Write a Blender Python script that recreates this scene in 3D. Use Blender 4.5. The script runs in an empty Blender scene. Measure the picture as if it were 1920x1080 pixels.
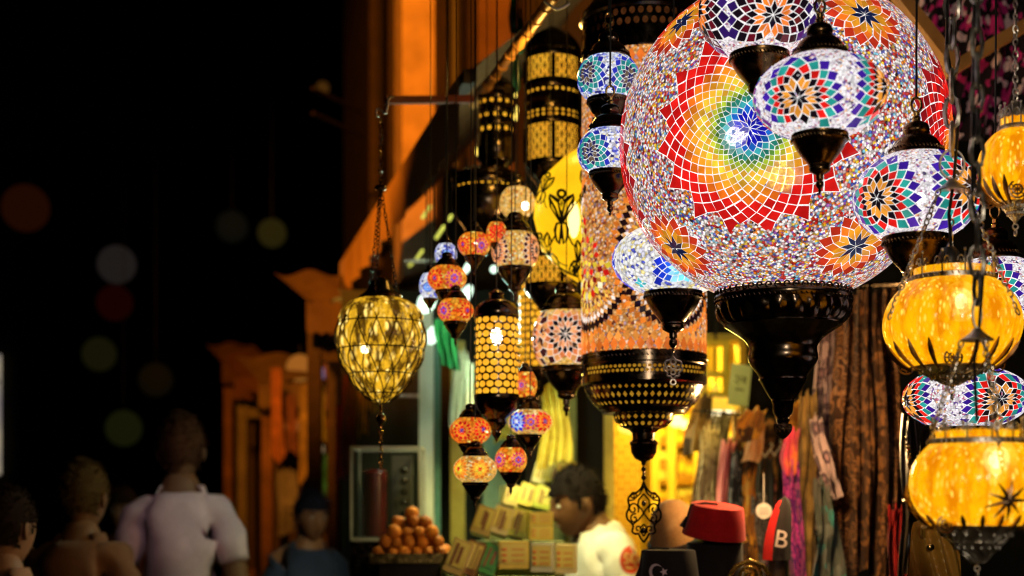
import bpy, math, random
from mathutils import Vector, Matrix
random.seed(7)
C = bpy.context.scene.collection
PI = math.pi
# ---------------------------------------------------------------- camera space helper (metres)
K = 0.72 / 1920.0          # metres per photo pixel, per metre of distance (50 mm lens)
EYE, HY = 1.55, 950.0      # eye height, horizon row
def W(px, py, d): return Vector(((px - 960) * K * d, d, EYE + (HY - py) * K * d))

# ---------------------------------------------------------------- mesh builder
class MB:
    def __init__(s): s.v, s.f, s.m, s.s, s.c = [], [], [], [], []
    def face(s, idx, m=0, sm=True, c=(1, 1, 1)):
        s.f.append(tuple(idx)); s.m.append(m); s.s.append(sm); s.c.append(c)
    def add(s, pts):
        n = len(s.v); s.v.extend([tuple(p) for p in pts]); return n
    def lathe(s, prof, seg=40, m=0, flute=None, o=(0, 0, 0), sm=True, c=(1, 1, 1)):
        rings = []
        for r, z in prof:
            if r < 1e-6:
                rings.append((s.add([(o[0], o[1], o[2] + z)]), 1))
            else:
                pts = []
                for i in range(seg):
                    a = 2 * PI * i / seg
                    rr = r
                    if flute and flute[2] <= z <= flute[3]: rr = r * (1 + flute[1] * abs(math.cos(flute[0] * a / 2)) - flute[1] * .6)
                    pts.append((o[0] + rr * math.cos(a), o[1] + rr * math.sin(a), o[2] + z))
                rings.append((s.add(pts), seg))
        for (a, na), (b, nb) in zip(rings, rings[1:]):
            for i in range(seg):
                j = (i + 1) % seg
                if na == 1 and nb == 1: break
                if na == 1: s.face((a, b + j, b + i), m, sm, c)
                elif nb == 1: s.face((a + i, a + j, b), m, sm, c)
                else: s.face((a + i, a + j, b + j, b + i), m, sm, c)
        return s
    def tube(s, pts, r, seg=6, closed=False, m=0, c=(1, 1, 1)):
        pts = [Vector(p) for p in pts]; n = len(pts)
        if n < 2: return s
        rs = r if isinstance(r, (list, tuple)) else [r] * n
        def tan(i):
            if closed: return (pts[(i + 1) % n] - pts[i - 1]).normalized()
            return (pts[min(i + 1, n - 1)] - pts[max(i - 1, 0)]).normalized()
        t = tan(0)
        u = t.cross(Vector((0, 0, 1)))
        if u.length < .05: u = t.cross(Vector((0, 1, 0)))
        u.normalize()
        base = []
        for i in range(n):
            t = tan(i)
            u = (u - t * u.dot(t))
            if u.length < 1e-6: u = t.orthogonal()
            u.normalize(); w = t.cross(u)
            base.append(s.add([pts[i] + (u * math.cos(2 * PI * k / seg) + w * math.sin(2 * PI * k / seg)) * rs[i] for k in range(seg)]))
        for i in range(n if closed else n - 1):
            a, b = base[i], base[(i + 1) % n]
            for k in range(seg):
                s.face((a + k, a + (k + 1) % seg, b + (k + 1) % seg, b + k), m, True, c)
        if not closed:
            s.face([base[0] + k for k in range(seg)][::-1], m, False, c); s.face([base[-1] + k for k in range(seg)], m, False, c)
        return s
    def hexa(s, p, m=0, c=(1, 1, 1)):           # 8 corners: bottom 4 ccw, top 4 ccw
        a = s.add(p)
        for q in ((0, 3, 2, 1), (4, 5, 6, 7), (0, 1, 5, 4), (1, 2, 6, 5), (2, 3, 7, 6), (3, 0, 4, 7)):
            s.face([a + k for k in q], m, False, c)
        return s
    def box(s, ctr, size, rot=None, m=0, c=(1, 1, 1)):
        x, y, z = size[0] / 2, size[1] / 2, size[2] / 2
        ps = [Vector(q) for q in ((-x, -y, -z), (x, -y, -z), (x, y, -z), (-x, y, -z), (-x, -y, z), (x, -y, z), (x, y, z), (-x, y, z))]
        if rot is not None: ps = [rot @ q for q in ps]
        return s.hexa([q + Vector(ctr) for q in ps], m, c)
    def beam(s, p0, p1, w, h, m=0):
        p0, p1 = Vector(p0), Vector(p1); t = (p1 - p0).normalized()
        u = t.cross(Vector((0, 0, 1)))
        if u.length < .01: u = Vector((1, 0, 0))
        u.normalize(); w2 = u.cross(t)
        ps = []
        for p in (p0, p1):
            ps += [p - u * w / 2 - w2 * h / 2, p + u * w / 2 - w2 * h / 2, p + u * w / 2 + w2 * h / 2, p - u * w / 2 + w2 * h / 2]
        return s.hexa(ps, m)
    def ell(s, ctr, rad, seg=12, rings=8, m=0, rot=None, c=(1, 1, 1), f=None):
        ctr = Vector(ctr)
        def pt(th, ph):
            d = Vector((math.cos(ph) * math.cos(th), math.cos(ph) * math.sin(th), math.sin(ph)))
            q = Vector((d.x * rad[0], d.y * rad[1], d.z * rad[2]))
            if f: q = f(d, q)
            if rot is not None: q = rot @ q
            return q + ctr
        bot = s.add([pt(0, -PI / 2)]); rows = []
        for j in range(1, rings):
            ph = -PI / 2 + PI * j / rings
            rows.append(s.add([pt(2 * PI * i / seg, ph) for i in range(seg)]))
        top = s.add([pt(0, PI / 2)])
        for i in range(seg):
            k = (i + 1) % seg
            s.face((bot, rows[0] + k, rows[0] + i), m, True, c); s.face((rows[-1] + i, rows[-1] + k, top), m, True, c)
            for a, b in zip(rows, rows[1:]): s.face((a + i, a + k, b + k, b + i), m, True, c)
        return s
    def grid(s, fn, nu, nv, m=0, sm=True, skip=None):
        a = s.add([fn(i / nu, j / nv) for j in range(nv + 1) for i in range(nu + 1)])
        for j in range(nv):
            for i in range(nu):
                if skip and skip((i + .5) / nu, (j + .5) / nv): continue
                q = a + j * (nu + 1) + i
                s.face((q, q + 1, q + nu + 2, q + nu + 1), m, sm)
        return s
    def pierced(s, rfun, z0, z1, cols, fx=.7, fz=.7, off=0., m=0, diamond=False):
        """one row of a sheet-metal band with real holes"""
        zc, hz = (z0 + z1) / 2, (z1 - z0) / 2
        w = 2 * PI / cols
        phis = [PI / 4 * k for k in range(8)]
        for i in range(cols):
            ac = (i + off) * w
            outp, inn = [], []
            for ph in phis:
                cx, sx = math.cos(ph), math.sin(ph); k = max(abs(cx), abs(sx))
                for lst, ex, ez in ((outp, cx / k, sx / k), (inn, (cx * (.72 if diamond and abs(sx) > .1 and abs(cx) > .1 else 1)) * fx, (sx * (.72 if diamond and abs(sx) > .1 and abs(cx) > .1 else 1)) * fz)):
                    a = ac + ex * w / 2; z = zc + ez * hz; r = rfun(z)
                    lst.append((r * math.cos(a), r * math.sin(a), z))
            a0 = s.add(outp); b0 = s.add(inn)
            for q in range(8):
                p = (q + 1) % 8
                s.face((a0 + q, a0 + p, b0 + p, b0 + q), m, False)
        return s
    def rope(s, r, z, n, rad, o=(0, 0, 0), m=0, tilt=.6, sq=1.5):
        for i in range(n):
            a = 2 * PI * i / n
            R = Matrix.Rotation(a, 3, 'Z') @ Matrix.Rotation(tilt, 3, 'X')
            s.ell((o[0] + r * math.cos(a), o[1] + r * math.sin(a), o[2] + z), (rad * .8, rad * .62, rad * sq), 5, 4, m, R)
        return s
    def ring(s, ctr, R, r, ax='Y', seg=16, sec=6, sx=1., m=0):
        ctr = Vector(ctr); pts = []
        for i in range(seg):
            a = 2 * PI * i / seg; p, q = R * sx * math.cos(a), R * math.sin(a)
            pts.append(ctr + (Vector((p, 0, q)) if ax == 'Y' else Vector((0, p, q)) if ax == 'X' else Vector((p, q, 0))))
        return s.tube(pts, r, sec, True, m)
    def chain(s, p0, p1, L, wid, r, m=0):
        p0, p1 = Vector(p0), Vector(p1); t = p1 - p0; n = max(1, int(t.length / (L * .78))); t.normalize()
        u = t.orthogonal().normalized() if abs(t.z) < .99 else Vector((1, 0, 0)); w = t.cross(u)
        st = (p1 - p0).length / n
        for i in range(n):
            c0 = p0 + t * st * (i + .5); side = u if i % 2 else w
            side = (side + (w if i % 2 else u) * random.uniform(-.5, .5)).normalized()
            pts = []
            for k in range(8):
                a = 2 * PI * k / 8
                pts.append(c0 + t * (L / 2) * math.sin(a) * (1.0) + side * (wid / 2) * math.cos(a))
            s.tube(pts, r, 4, True, m)
        return s
    def addmesh(s, me, M=None, m=0):
        a = s.add([(M @ v.co if M is not None else v.co) for v in me.vertices])
        for p in me.polygons: s.face([a + k for k in p.vertices], m, True)
        return s
    def xf(s, M):
        s.v = [tuple(M @ Vector(p)) for p in s.v]; return s
    def build(s, name, mats, parent=None, loc=None, sharp=40):
        me = bpy.data.meshes.new(name)
        me.from_pydata(s.v, [], s.f); n = len(s.f)
        me.polygons.foreach_set('material_index', s.m); me.polygons.foreach_set('use_smooth', s.s)
        if not isinstance(mats, (list, tuple)): mats = [mats]
        for m in mats: me.materials.append(m)
        if any(c != (1, 1, 1) for c in s.c):
            at = me.color_attributes.new('Col', 'FLOAT_COLOR', 'CORNER')
            flat = []
            for f, c in zip(s.f, s.c): flat.extend([c[0], c[1], c[2], c[3] if len(c) > 3 else 1.0] * len(f))
            at.data.foreach_set('color', flat)
        me.validate(); me.update()
        if sharp:
            try: me.set_sharp_from_angle(angle=math.radians(sharp))
            except Exception: pass
        o = bpy.data.objects.new(name, me); C.objects.link(o)
        if parent: o.parent = parent
        if loc is not None: o.location = loc
        return o

def smooth_path(P, n=5):
    P = [Vector(p) for p in P]; out = []
    for i in range(len(P) - 1):
        a, b, c, d = P[max(0, i - 1)], P[i], P[i + 1], P[min(len(P) - 1, i + 2)]
        for k in range(n):
            u = k / n; out.append(.5 * ((2 * b) + (c - a) * u + (2 * a - 5 * b + 4 * c - d) * u * u + (3 * b - a - 3 * c + d) * u ** 3))
    return out + [P[-1]]
def tag(o, label=None, cat=None, group=None, kind=None):
    if label: o['label'] = label
    if cat: o['category'] = cat
    if group: o['group'] = group
    if kind: o['kind'] = kind
    return o
def thing(name, label, cat, loc=(0, 0, 0), group=None):
    o = bpy.data.objects.new(name, None); C.objects.link(o); o.location = loc; o.empty_display_size = .05
    return tag(o, label, cat, group)
def solo(name, mb, mats, label, cat, loc=None, group=None):
    return tag(mb.build(name, mats, None, loc), label, cat, group)
def struct(name, mb, mats): return tag(mb.build(name, mats), kind='structure')

# ---------------------------------------------------------------- materials
def newmat(name):
    m = bpy.data.materials.new(name); m.use_nodes = True; nt = m.node_tree
    b = nt.nodes['Principled BSDF']; return m, nt, b
def nd(nt, t, **kw):
    n = nt.nodes.new(t)
    for k, v in kw.items(): setattr(n, k, v)
    return n
def rgba(c): return (c[0], c[1], c[2], 1)
def ramp(nt, stops, interp='LINEAR'):
    r = nd(nt, 'ShaderNodeValToRGB'); r.color_ramp.interpolation = interp
    e = r.color_ramp.elements
    while len(e) > 1: e.remove(e[-1])
    e[0].position = stops[0][0]; e[0].color = rgba(stops[0][1])
    for p, c in stops[1:]:
        q = e.new(p); q.color = rgba(c)
    return r
def mapr(nt, src, a, b, c, d):
    n = nd(nt, 'ShaderNodeMapRange'); n.inputs[1].default_value = a; n.inputs[2].default_value = b
    n.inputs[3].default_value = c; n.inputs[4].default_value = d; nt.links.new(src, n.inputs[0]); return n.outputs[0]
def mix(nt, a, b, fac=None, mode='MULTIPLY', f=1.):
    n = nd(nt, 'ShaderNodeMix', data_type='RGBA', blend_type=mode)
    n.inputs[0].default_value = f
    if fac is not None: nt.links.new(fac, n.inputs[0])
    for s, i in ((a, 6), (b, 7)):
        if isinstance(s, tuple): n.inputs[i].default_value = rgba(s)
        else: nt.links.new(s, n.inputs[i])
    return n.outputs[2]
def coord(nt): return nd(nt, 'ShaderNodeTexCoord').outputs['Object']
def noise(nt, scale, detail=3, vec=None, rough=.5):
    n = nd(nt, 'ShaderNodeTexNoise'); n.inputs['Scale'].default_value = scale; n.inputs['Detail'].default_value = detail
    n.inputs['Roughness'].default_value = rough
    nt.links.new(vec or coord(nt), n.inputs['Vector']); return n
def bump(nt, b, h, strength=.3, dist=.002):
    n = nd(nt, 'ShaderNodeBump'); n.inputs['Strength'].default_value = strength; n.inputs['Distance'].default_value = dist
    nt.links.new(h, n.inputs['Height']); nt.links.new(n.outputs[0], b.inputs['Normal'])

def metal(name, c1, c2, rough=.3, scale=60, bs=.15):
    m, nt, b = newmat(name)
    n = noise(nt, scale, 4)
    r = ramp(nt, [(.35, c1), (.65, c2)]); nt.links.new(n.outputs[0], r.inputs[0])
    nt.links.new(r.outputs[0], b.inputs['Base Color']); b.inputs['Metallic'].default_value = 1
    nt.links.new(mapr(nt, n.outputs[0], .3, .7, rough * .75, rough * 1.35), b.inputs['Roughness'])
    bump(nt, b, n.outputs[0], bs, .001); return m
def plain(name, c1, c2=None, rough=.6, scale=20, spec=.4, bs=0.1, metallic=0):
    m, nt, b = newmat(name); c2 = c2 or tuple(x * .7 for x in c1)
    n = noise(nt, scale, 5)
    r = ramp(nt, [(.3, c1), (.7, c2)]); nt.links.new(n.outputs[0], r.inputs[0])
    nt.links.new(r.outputs[0], b.inputs['Base Color']); b.inputs['Roughness'].default_value = rough
    b.inputs['Specular IOR Level'].default_value = spec; b.inputs['Metallic'].default_value = metallic
    if bs: bump(nt, b, n.outputs[0], bs, .003)
    return m
def varied(m, lo=.55, hi=1.25):
    """give every object that shares the material its own shade of it"""
    nt = m.node_tree; b = nt.nodes['Principled BSDF']; l = b.inputs['Base Color'].links[0]; src = l.from_socket
    oi = nd(nt, 'ShaderNodeObjectInfo'); r = ramp(nt, [(0, (lo, lo * .9, lo * .8)), (1, (hi, hi, hi))]); nt.links.new(oi.outputs['Random'], r.inputs[0])
    nt.links.new(mix(nt, src, r.outputs[0]), b.inputs['Base Color']); return m
def fabric(name, cols, scale=30, kind='noise', rough=.85, warp=0.6, sheen=.1):
    """printed cloth: a list of colours laid out by noise or cells"""
    m, nt, b = newmat(name); co = coord(nt)
    if kind == 'noise':
        n = noise(nt, scale, 3, co).outputs[0]; src = mapr(nt, n, .3, .7, 0, 1)
    else:
        v = nd(nt, 'ShaderNodeTexVoronoi'); v.inputs['Scale'].default_value = scale
        nz = noise(nt, scale * .5, 2, co)
        mm = nd(nt, 'ShaderNodeVectorMath', operation='MULTIPLY_ADD'); nt.links.new(nz.outputs[1], mm.inputs[0])
        mm.inputs[1].default_value = (warp / scale,) * 3; nt.links.new(co, mm.inputs[2]); nt.links.new(mm.outputs[0], v.inputs['Vector'])
        if kind == 'cells':
            sp = nd(nt, 'ShaderNodeSeparateColor'); nt.links.new(v.outputs['Color'], sp.inputs[0]); src = sp.outputs[0]
        else: src = mapr(nt, v.outputs['Distance'], 0., .75, 0, 1)      # spots / rings
    n_ = len(cols)
    r = ramp(nt, [(i / n_, c) for i, c in enumerate(cols)], 'CONSTANT' if kind != 'noise' else 'LINEAR'); nt.links.new(src, r.inputs[0])
    fine = noise(nt, 400, 2, co)
    col = mix(nt, r.outputs[0], ramp_out(nt, fine.outputs[0], (.7, .7, .7), (1.15, 1.15, 1.15)))
    nt.links.new(col, b.inputs['Base Color']); b.inputs['Roughness'].default_value = rough
    b.inputs['Sheen Weight'].default_value = sheen; b.inputs['Specular IOR Level'].default_value = .2
    bump(nt, b, fine.outputs[0], .15, .001); return m
def ramp_out(nt, src, a, b):
    r = ramp(nt, [(.3, a), (.7, b)]); nt.links.new(src, r.inputs[0]); return r.outputs[0]

def bead(name, stops, size=.0055, strength=1., alpha=1., edge=.5, tint=(1, 1, 1)):
    """lit shade covered in small glass beads: every bead its own colour"""
    m, nt, b = newmat(name)
    v = nd(nt, 'ShaderNodeTexVoronoi'); v.inputs['Scale'].default_value = 1 / size
    nt.links.new(coord(nt), v.inputs['Vector'])
    sp = nd(nt, 'ShaderNodeSeparateColor'); nt.links.new(v.outputs['Color'], sp.inputs[0])
    pos, out, acc = 0, [], 0
    tot = sum(w for w, _ in stops)
    for w, c in stops: out.append((acc / tot, c)); acc += w
    r = ramp(nt, out, 'CONSTANT'); nt.links.new(sp.outputs[0], r.inputs[0])
    ring = mapr(nt, v.outputs['Distance'], .38, .62, 1, 1 - edge)
    br = mapr(nt, sp.outputs[1], 0, 1, .75, 1.2)
    mm = nd(nt, 'ShaderNodeMath', operation='MULTIPLY'); nt.links.new(ring, mm.inputs[0]); nt.links.new(br, mm.inputs[1])
    ms = nd(nt, 'ShaderNodeMath', operation='MULTIPLY'); nt.links.new(mm.outputs[0], ms.inputs[0]); ms.inputs[1].default_value = strength
    col = mix(nt, r.outputs[0], tint)
    nt.links.new(mix(nt, col, (.22, .22, .22)), b.inputs['Base Color']); nt.links.new(col, b.inputs['Emission Color'])
    nt.links.new(ms.outputs[0], b.inputs['Emission Strength'])
    b.inputs['Roughness'].default_value = .32; b.inputs['Specular IOR Level'].default_value = .22
    if alpha < 1: nt.links.new(mapr(nt, sp.outputs[2], 0, 1, min(1, alpha * 2 - 1), 1), b.inputs['Alpha'])
    bump(nt, b, v.outputs['Distance'], .4, .002); return m
def tilemat(name, strength=1., alpha=.8):
    m, nt, b = newmat(name)
    a = nd(nt, 'ShaderNodeAttribute', attribute_name='Col')
    n = noise(nt, 45, 3)
    k = mapr(nt, n.outputs[0], .3, .7, .78 * strength, 1.25 * strength)
    nt.links.new(mix(nt, a.outputs[0], (.15, .15, .15)), b.inputs['Base Color']); nt.links.new(a.outputs[0], b.inputs['Emission Color'])
    nt.links.new(k, b.inputs['Emission Strength']); b.inputs['Roughness'].default_value = .1; nt.links.new(a.outputs['Alpha'], b.inputs['Alpha'])
    b.inputs['Specular IOR Level'].default_value = .35
    return m
def glow(name, c, strength, c2=None, scale=30, alpha=1., rough=.2, base=.3):
    m, nt, b = newmat(name); c2 = c2 or c
    if base < .1: rough = 1.; b.inputs['Specular IOR Level'].default_value = 0.
    n = noise(nt, scale, 4)
    r = ramp(nt, [(.35, c), (.65, c2)]); nt.links.new(n.outputs[0], r.inputs[0])
    nt.links.new(mix(nt, r.outputs[0], (base,) * 3), b.inputs['Base Color']); nt.links.new(r.outputs[0], b.inputs['Emission Color'])
    b.inputs['Emission Strength'].default_value = strength; b.inputs['Alpha'].default_value = alpha; b.inputs['Roughness'].default_value = rough
    return m
def crackle(name, base, fleck, dark, strength=1., size=.006, alpha=.8, ribs=0, lo=0.):
    """lit crackle glass: a warm body with small bright flecks and fine darker veins"""
    m, nt, b = newmat(name); co = coord(nt)
    mp = nd(nt, 'ShaderNodeMapping'); mp.inputs['Scale'].default_value = (1, 1, .34); nt.links.new(co, mp.inputs[0])
    n = noise(nt, 34, 6, mp.outputs[0], .68)
    v = nd(nt, 'ShaderNodeTexVoronoi', feature='DISTANCE_TO_EDGE'); v.inputs['Scale'].default_value = 1 / (size * 2.2)
    v2 = nd(nt, 'ShaderNodeTexVoronoi'); v2.inputs['Scale'].default_value = 1 / size
    nt.links.new(mp.outputs[0], v.inputs['Vector']); nt.links.new(mp.outputs[0], v2.inputs['Vector'])
    body = ramp(nt, [(.4 + lo, dark), (.51 + lo * .8, base), (.62 + lo * .5, tuple(min(1.3, x * 1.2) for x in base))]); nt.links.new(n.outputs[0], body.inputs[0])
    sp = nd(nt, 'ShaderNodeSeparateColor'); nt.links.new(v2.outputs['Color'], sp.inputs[0])
    fl = mapr(nt, sp.outputs[0], .66, .8, 0, .95)
    near = mapr(nt, v2.outputs['Distance'], .2, .5, 1, 0)
    f2 = nd(nt, 'ShaderNodeMath', operation='MULTIPLY'); nt.links.new(fl, f2.inputs[0]); nt.links.new(near, f2.inputs[1])
    bo = body.outputs[0]
    if ribs:
        gr = nd(nt, 'ShaderNodeTexGradient', gradient_type='RADIAL'); nt.links.new(co, gr.inputs[0])
        q = nd(nt, 'ShaderNodeMath', operation='MULTIPLY'); nt.links.new(gr.outputs['Fac'], q.inputs[0]); q.inputs[1].default_value = ribs * 2 * PI
        sn = nd(nt, 'ShaderNodeMath', operation='COSINE'); nt.links.new(q.outputs[0], sn.inputs[0])
        bo = mix(nt, bo, dark, mapr(nt, sn.outputs[0], -.5, -1, 0, .45), 'MIX')
    c1 = mix(nt, bo, dark, mapr(nt, v.outputs['Distance'], 0, .05, .35, 0), 'MIX')
    c2 = mix(nt, c1, fleck, f2.outputs[0], 'MIX')
    nt.links.new(mix(nt, c2, (.12, .12, .12)), b.inputs['Base Color']); nt.links.new(c2, b.inputs['Emission Color'])
    b.inputs['Emission Strength'].default_value = strength; b.inputs['Roughness'].default_value = .12
    nt.links.new(mapr(nt, n.outputs[0], .38, .62, 1, alpha * 2 - 1), b.inputs['Alpha'])
    bump(nt, b, n.outputs[0], .5, .004); return m

BRONZE = metal('dark_bronze', (.07, .042, .02), (.19, .11, .045), .24)
BLACKM = metal('blackened_metal', (.05, .036, .026), (.13, .095, .065), .2)
BRASS = metal('polished_brass', (.55, .36, .10), (.75, .52, .18), .22)
SILVER = metal('tarnished_silver', (.5, .45, .38), (.8, .75, .66), .42)
COPPERY = metal('tarnished_copper', (.22, .12, .06), (.42, .27, .15), .4)
WIRE = plain('black_flex', (.01, .01, .01), rough=.35)
WOOD = plain('varnished_wood', (.62, .3, .07), (.45, .2, .045), .4, 14, bs=.2)
BULBW = glow('lit_bulb', (1, .93, .8), 150.)
BULBY = glow('lit_bulb_warm', (1, .8, .3), 13.)
TILE = tilemat('lit_mosaic_glass', 1.0, .93)
WHITE = (.95, .93, .92)
B_MULTI = bead('multicolour_beads', [(40, (1.0, .93, .91)), (8, (.85, .5, .5)), (15, (.6, .015, .01)), (9, (.85, .24, .01)), (9, (.9, .58, .02)), (8, (.06, .1, .5)), (6, (.2, .55, .7)), (5, (.35, .1, .45)), (4, (.03, .02, .04))], .0054, 1.0, .95, .68)
B_PALE = bead('pale_beads', [(58, (.97, .93, .95)), (13, (.9, .76, .88)), (5, (.55, .15, .25)), (5, (.2, .1, .4)), (5, (.9, .5, .25)), (3, (.05, .03, .1))], .0042, 1.08, .95, .45)
B_BLUE = bead('blue_white_beads', [(46, (.85, .88, 1)), (14, (.1, .13, .75)), (12, (.35, .4, .9)), (8, (.03, .03, .25)), (4, (.9, .8, .5))], .0058, 1.0, 1, .45)
B_CREAM = bead('cream_beads', [(50, (.97, .96, .9)), (14, (.85, .85, 1)), (9, (.9, .75, .3)), (7, (.1, .12, .6)), (4, (.3, .3, .4))], .0075, 1.05, 1, .45)
B_AMBER = bead('amber_beads', [(34, (.9, .34, .06)), (24, (.92, .46, .16)), (11, (.95, .68, .5)), (12, (.75, .2, .04)), (8, (.25, .06, .03)), (6, (.5, .3, .35))], .0065, .95, 1, .5)
B_GOLD = bead('gold_beads', [(40, (.95, .5, .08)), (22, (.95, .62, .2)), (10, (.7, .2, .03)), (8, (.95, .8, .45))], .006, .95, .97, .45)
B_FIRE = bead('fire_beads', [(34, (.9, .22, .012)), (22, (.95, .4, .03)), (20, (.75, .05, .008)), (5, (.95, .7, .15))], .008, 1.05, .97, .45)
# ================================================================ lamps
RED, DRED, ORG, AMB, YEL = (.72, .012, .008), (.3, .008, .01), (.85, .22, .012), (.85, .42, .03), (.85, .62, .04)
LIME, GRN, TEAL, CYAN, BLU, NAVY, IND, BLK, OXB = (.38, .5, .03), (.05, .13, .02), (.02, .30, .26), (.05, .45, .5), (.008, .012, .48), (.005, .012, .05), (.045, .012, .3), (.006, .004, .006), (.12, .005, .012)
def ellhit(c, a, cz, px, py):
    """local lon/lat on a spheroid where the line of sight through (px,py) meets it"""
    o = Vector((0, 0, EYE)); dr = W(px, py, 1.0) - o
    q = Vector(((o.x - c.x) / a, (o.y - c.y) / a, (o.z - c.z) / cz)); e = Vector((dr.x / a, dr.y / a, dr.z / cz))
    A, B, D = e.dot(e), 2 * q.dot(e), q.dot(q) - 1
    disc = B * B - 4 * A * D
    t = (-B - math.sqrt(max(0, disc))) / (2 * A); p = q + e * t; p.normalize()
    return math.atan2(p.y, p.x), math.asin(max(-1, min(1, p.z)))

def bulbpos(c, a, cz, px, py, depth):
    lon, lat = ellhit(c, a, cz, px, py)
    p = Vector((math.cos(lat) * math.cos(lon) * a, math.cos(lat) * math.sin(lon) * a, math.sin(lat) * cz))
    return p + (p + c - Vector((0, 0, EYE))).normalized() * depth
def rosette(spec, petals=None):
    """tiles of a diamond star.  spec: first (n, r_shoulder, r_tip, col), then ('n', r, col) rings or ('d', r_outer, r_mid, col) doubling rings"""
    n, rs, rt, col = spec[0]; tiles = []
    ang = [2 * PI * i / n for i in range(n)]; h = PI / n
    for a in ang: tiles.append(((0, a), (rs, a - h), (rt, a), (rs, a + h), col))
    val = [(rs, a + h) for a in ang]; pk = [(rt, a) for a in ang]      # valley i lies between peak i and peak i+1
    for st in spec[1:]:
        N = len(val); w = PI / N
        if st[0] == 'n':
            r, col = st[1], st[2]; keep = st[3] if len(st) > 3 else None
            new = []
            for i in range(N):
                a = val[i][1]; tip = (r, a)
                p0 = (pk[i][0], a - w); p1 = (pk[(i + 1) % N][0], a + w)
                if keep is None or i % 2 == keep: tiles.append((val[i], p0, tip, p1, col))
                new.append(tip)
            val2 = [(pk[(i + 1) % N][0], val[i][1] + w) for i in range(N)]
            val, pk = val2, new
        else:
            ro, rm, col = st[1], st[2], st[3]; nv, np_ = [], []
            for i in range(N):
                a = val[i][1]; p0 = (pk[i][0], a - w); p1 = (pk[(i + 1) % N][0], a + w)
                mid = (rm, a); oL = (ro, a - w / 2); oR = (ro, a + w / 2)
                tiles.append((val[i], p0, oL, mid, col)); tiles.append((val[i], mid, oR, p1, col))
                np_ += [oL, oR]; nv += [mid, p1]
            val, pk = nv, np_
    return tiles

GROUT = (1.0, .97, .95)
def jit(c, a=.27):
    k = 1 + random.uniform(-a, a); return (c[0] * k + .0015, c[1] * k, c[2] * k + .0008)
def lay_tiles(mb, tiles, R, lon, lat, a, cz, hz=None, m=1, gap=.13, lift=.0016, rot0=0., vs=1., th=.0014, hot=(), grout=None):
    """set flat glass tiles on a spheroid; R = flower radius in metres"""
    n0 = Vector((math.cos(lat) * math.cos(lon), math.cos(lat) * math.sin(lon), math.sin(lat)))
    e = Vector((-math.sin(lon), math.cos(lon), 0)); u = n0.cross(e)
    def P(r, th_, h):
        th_ += rot0
        c, s = math.cos(th_), math.sin(th_)
        Re = math.sqrt((a * c) ** 2 + (cz / vs * s) ** 2); al = r * R / Re
        d = n0 * math.cos(al) + (e * c + u * s) * math.sin(al)
        nn = Vector((d.x / a, d.y / a, d.z / cz)).normalized()
        return Vector((d.x * a, d.y * a, d.z * cz)) + nn * h
    for t in tiles:
        col = jit(t[4]); al_ = 1.; q = [P(r, th_, lift) for r, th_ in t[:4]]; sz = (q[2] - q[0]).length * .022
        q = [p + Vector((random.gauss(0, sz), random.gauss(0, sz), random.gauss(0, sz))) for p in q]
        if hz and max(abs(p.z) for p in q) > hz: continue
        c = sum(q, Vector()) / 4; nrm = (q[2] - q[0]).cross(q[3] - q[1])
        if nrm.length < 1e-12: continue
        shrink = 1
        nrm.normalize()
        if nrm.dot(c) < 0: nrm = -nrm
        gq = [p + nrm * -lift * .55 + (p - c) * .04 for p in q]
        if (gq[1] - gq[0]).cross(gq[2] - gq[0]).dot(nrm) < 0: gq = gq[::-1]
        for hd, hr in hot:
            if (c.normalized() - hd).length < hr: al_ = .86
        if al_ < 1: col = col + (al_,)
        i = mb.add(gq); mb.face((i, i + 1, i + 2, i + 3), m, False, (grout or GROUT) + ((.5,) if al_ < 1 else ()))
        g = gap * random.uniform(.8, 1.25)
        top = [p + (c - p) * g for p in q]
        if (top[1] - top[0]).cross(top[2] - top[0]).dot(nrm) < 0: top = top[::-1]
        i = mb.add(top); j = mb.add([p - nrm * (th + lift * .5) for p in top])
        mb.face((i, i + 1, i + 2, i + 3), m, False, col)
        for k in range(4): mb.face((j + k, j + (k + 1) % 4, i + (k + 1) % 4, i + k), m, False, col)

def spec_star(c0, c1, c2, c3, c4, c5, n=8):
    return [(n, .135, .27, c0), ('d', .42, .33, c1), ('n', .55, c2), ('n', .69, c3), ('n', .84, c4), ('n', 1.0, c5)]
S_MAIN = spec_star(BLK, (.8, .3, .03), BLK, RED, TEAL, IND)
S_DARK = spec_star(BLK, (.85, .2, .02), BLK, OXB, BLK, (.03, .01, .12))
S_BLUE = spec_star((.01, .015, .12), (.12, .08, .05), (.02, .02, .1), TEAL, (.02, .25, .3), (.02, .03, .4), 6)
S_BRIGHT = spec_star((.4, .85, .95), (.2, .75, .95), (.35, .8, 1.), (.02, .12, .8), (.01, .05, .7), (.01, .03, .5), 6)
S_ORNG = spec_star(BLK, (.8, .3, .12), BLK, (.75, .2, .06), (.85, .35, .1), (.05, .01, .01))
S_SMALL = [(8, .2, .42, NAVY), ('d', .62, .52, (.72, .28, .015)), ('n', .8, (.8, .16, .012)), ('n', 1.0, (.5, .03, .01))]
S_EYE = [(6, .12, .3, IND), ('d', .5, .38, RED), ('n', .74, ORG), ('n', 1.0, RED)]
S_EYEV = [(6, .12, .3, RED), ('d', .5, .38, (.2, .03, .5)), ('n', .74, ORG), ('n', 1.0, (.6, .03, .1))]
S_EYEB = [(6, .12, .3, (.8, .9, 1)), ('d', .5, .38, (.02, .1, .8)), ('n', .74, (.3, .6, 1)), ('n', 1.0, (.01, .03, .6))]
S_EYEY = [(6, .12, .3, RED), ('d', .5, .38, YEL), ('n', .74, (.9, .35, .02)), ('n', 1.0, (.8, .2, .02))]

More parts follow.
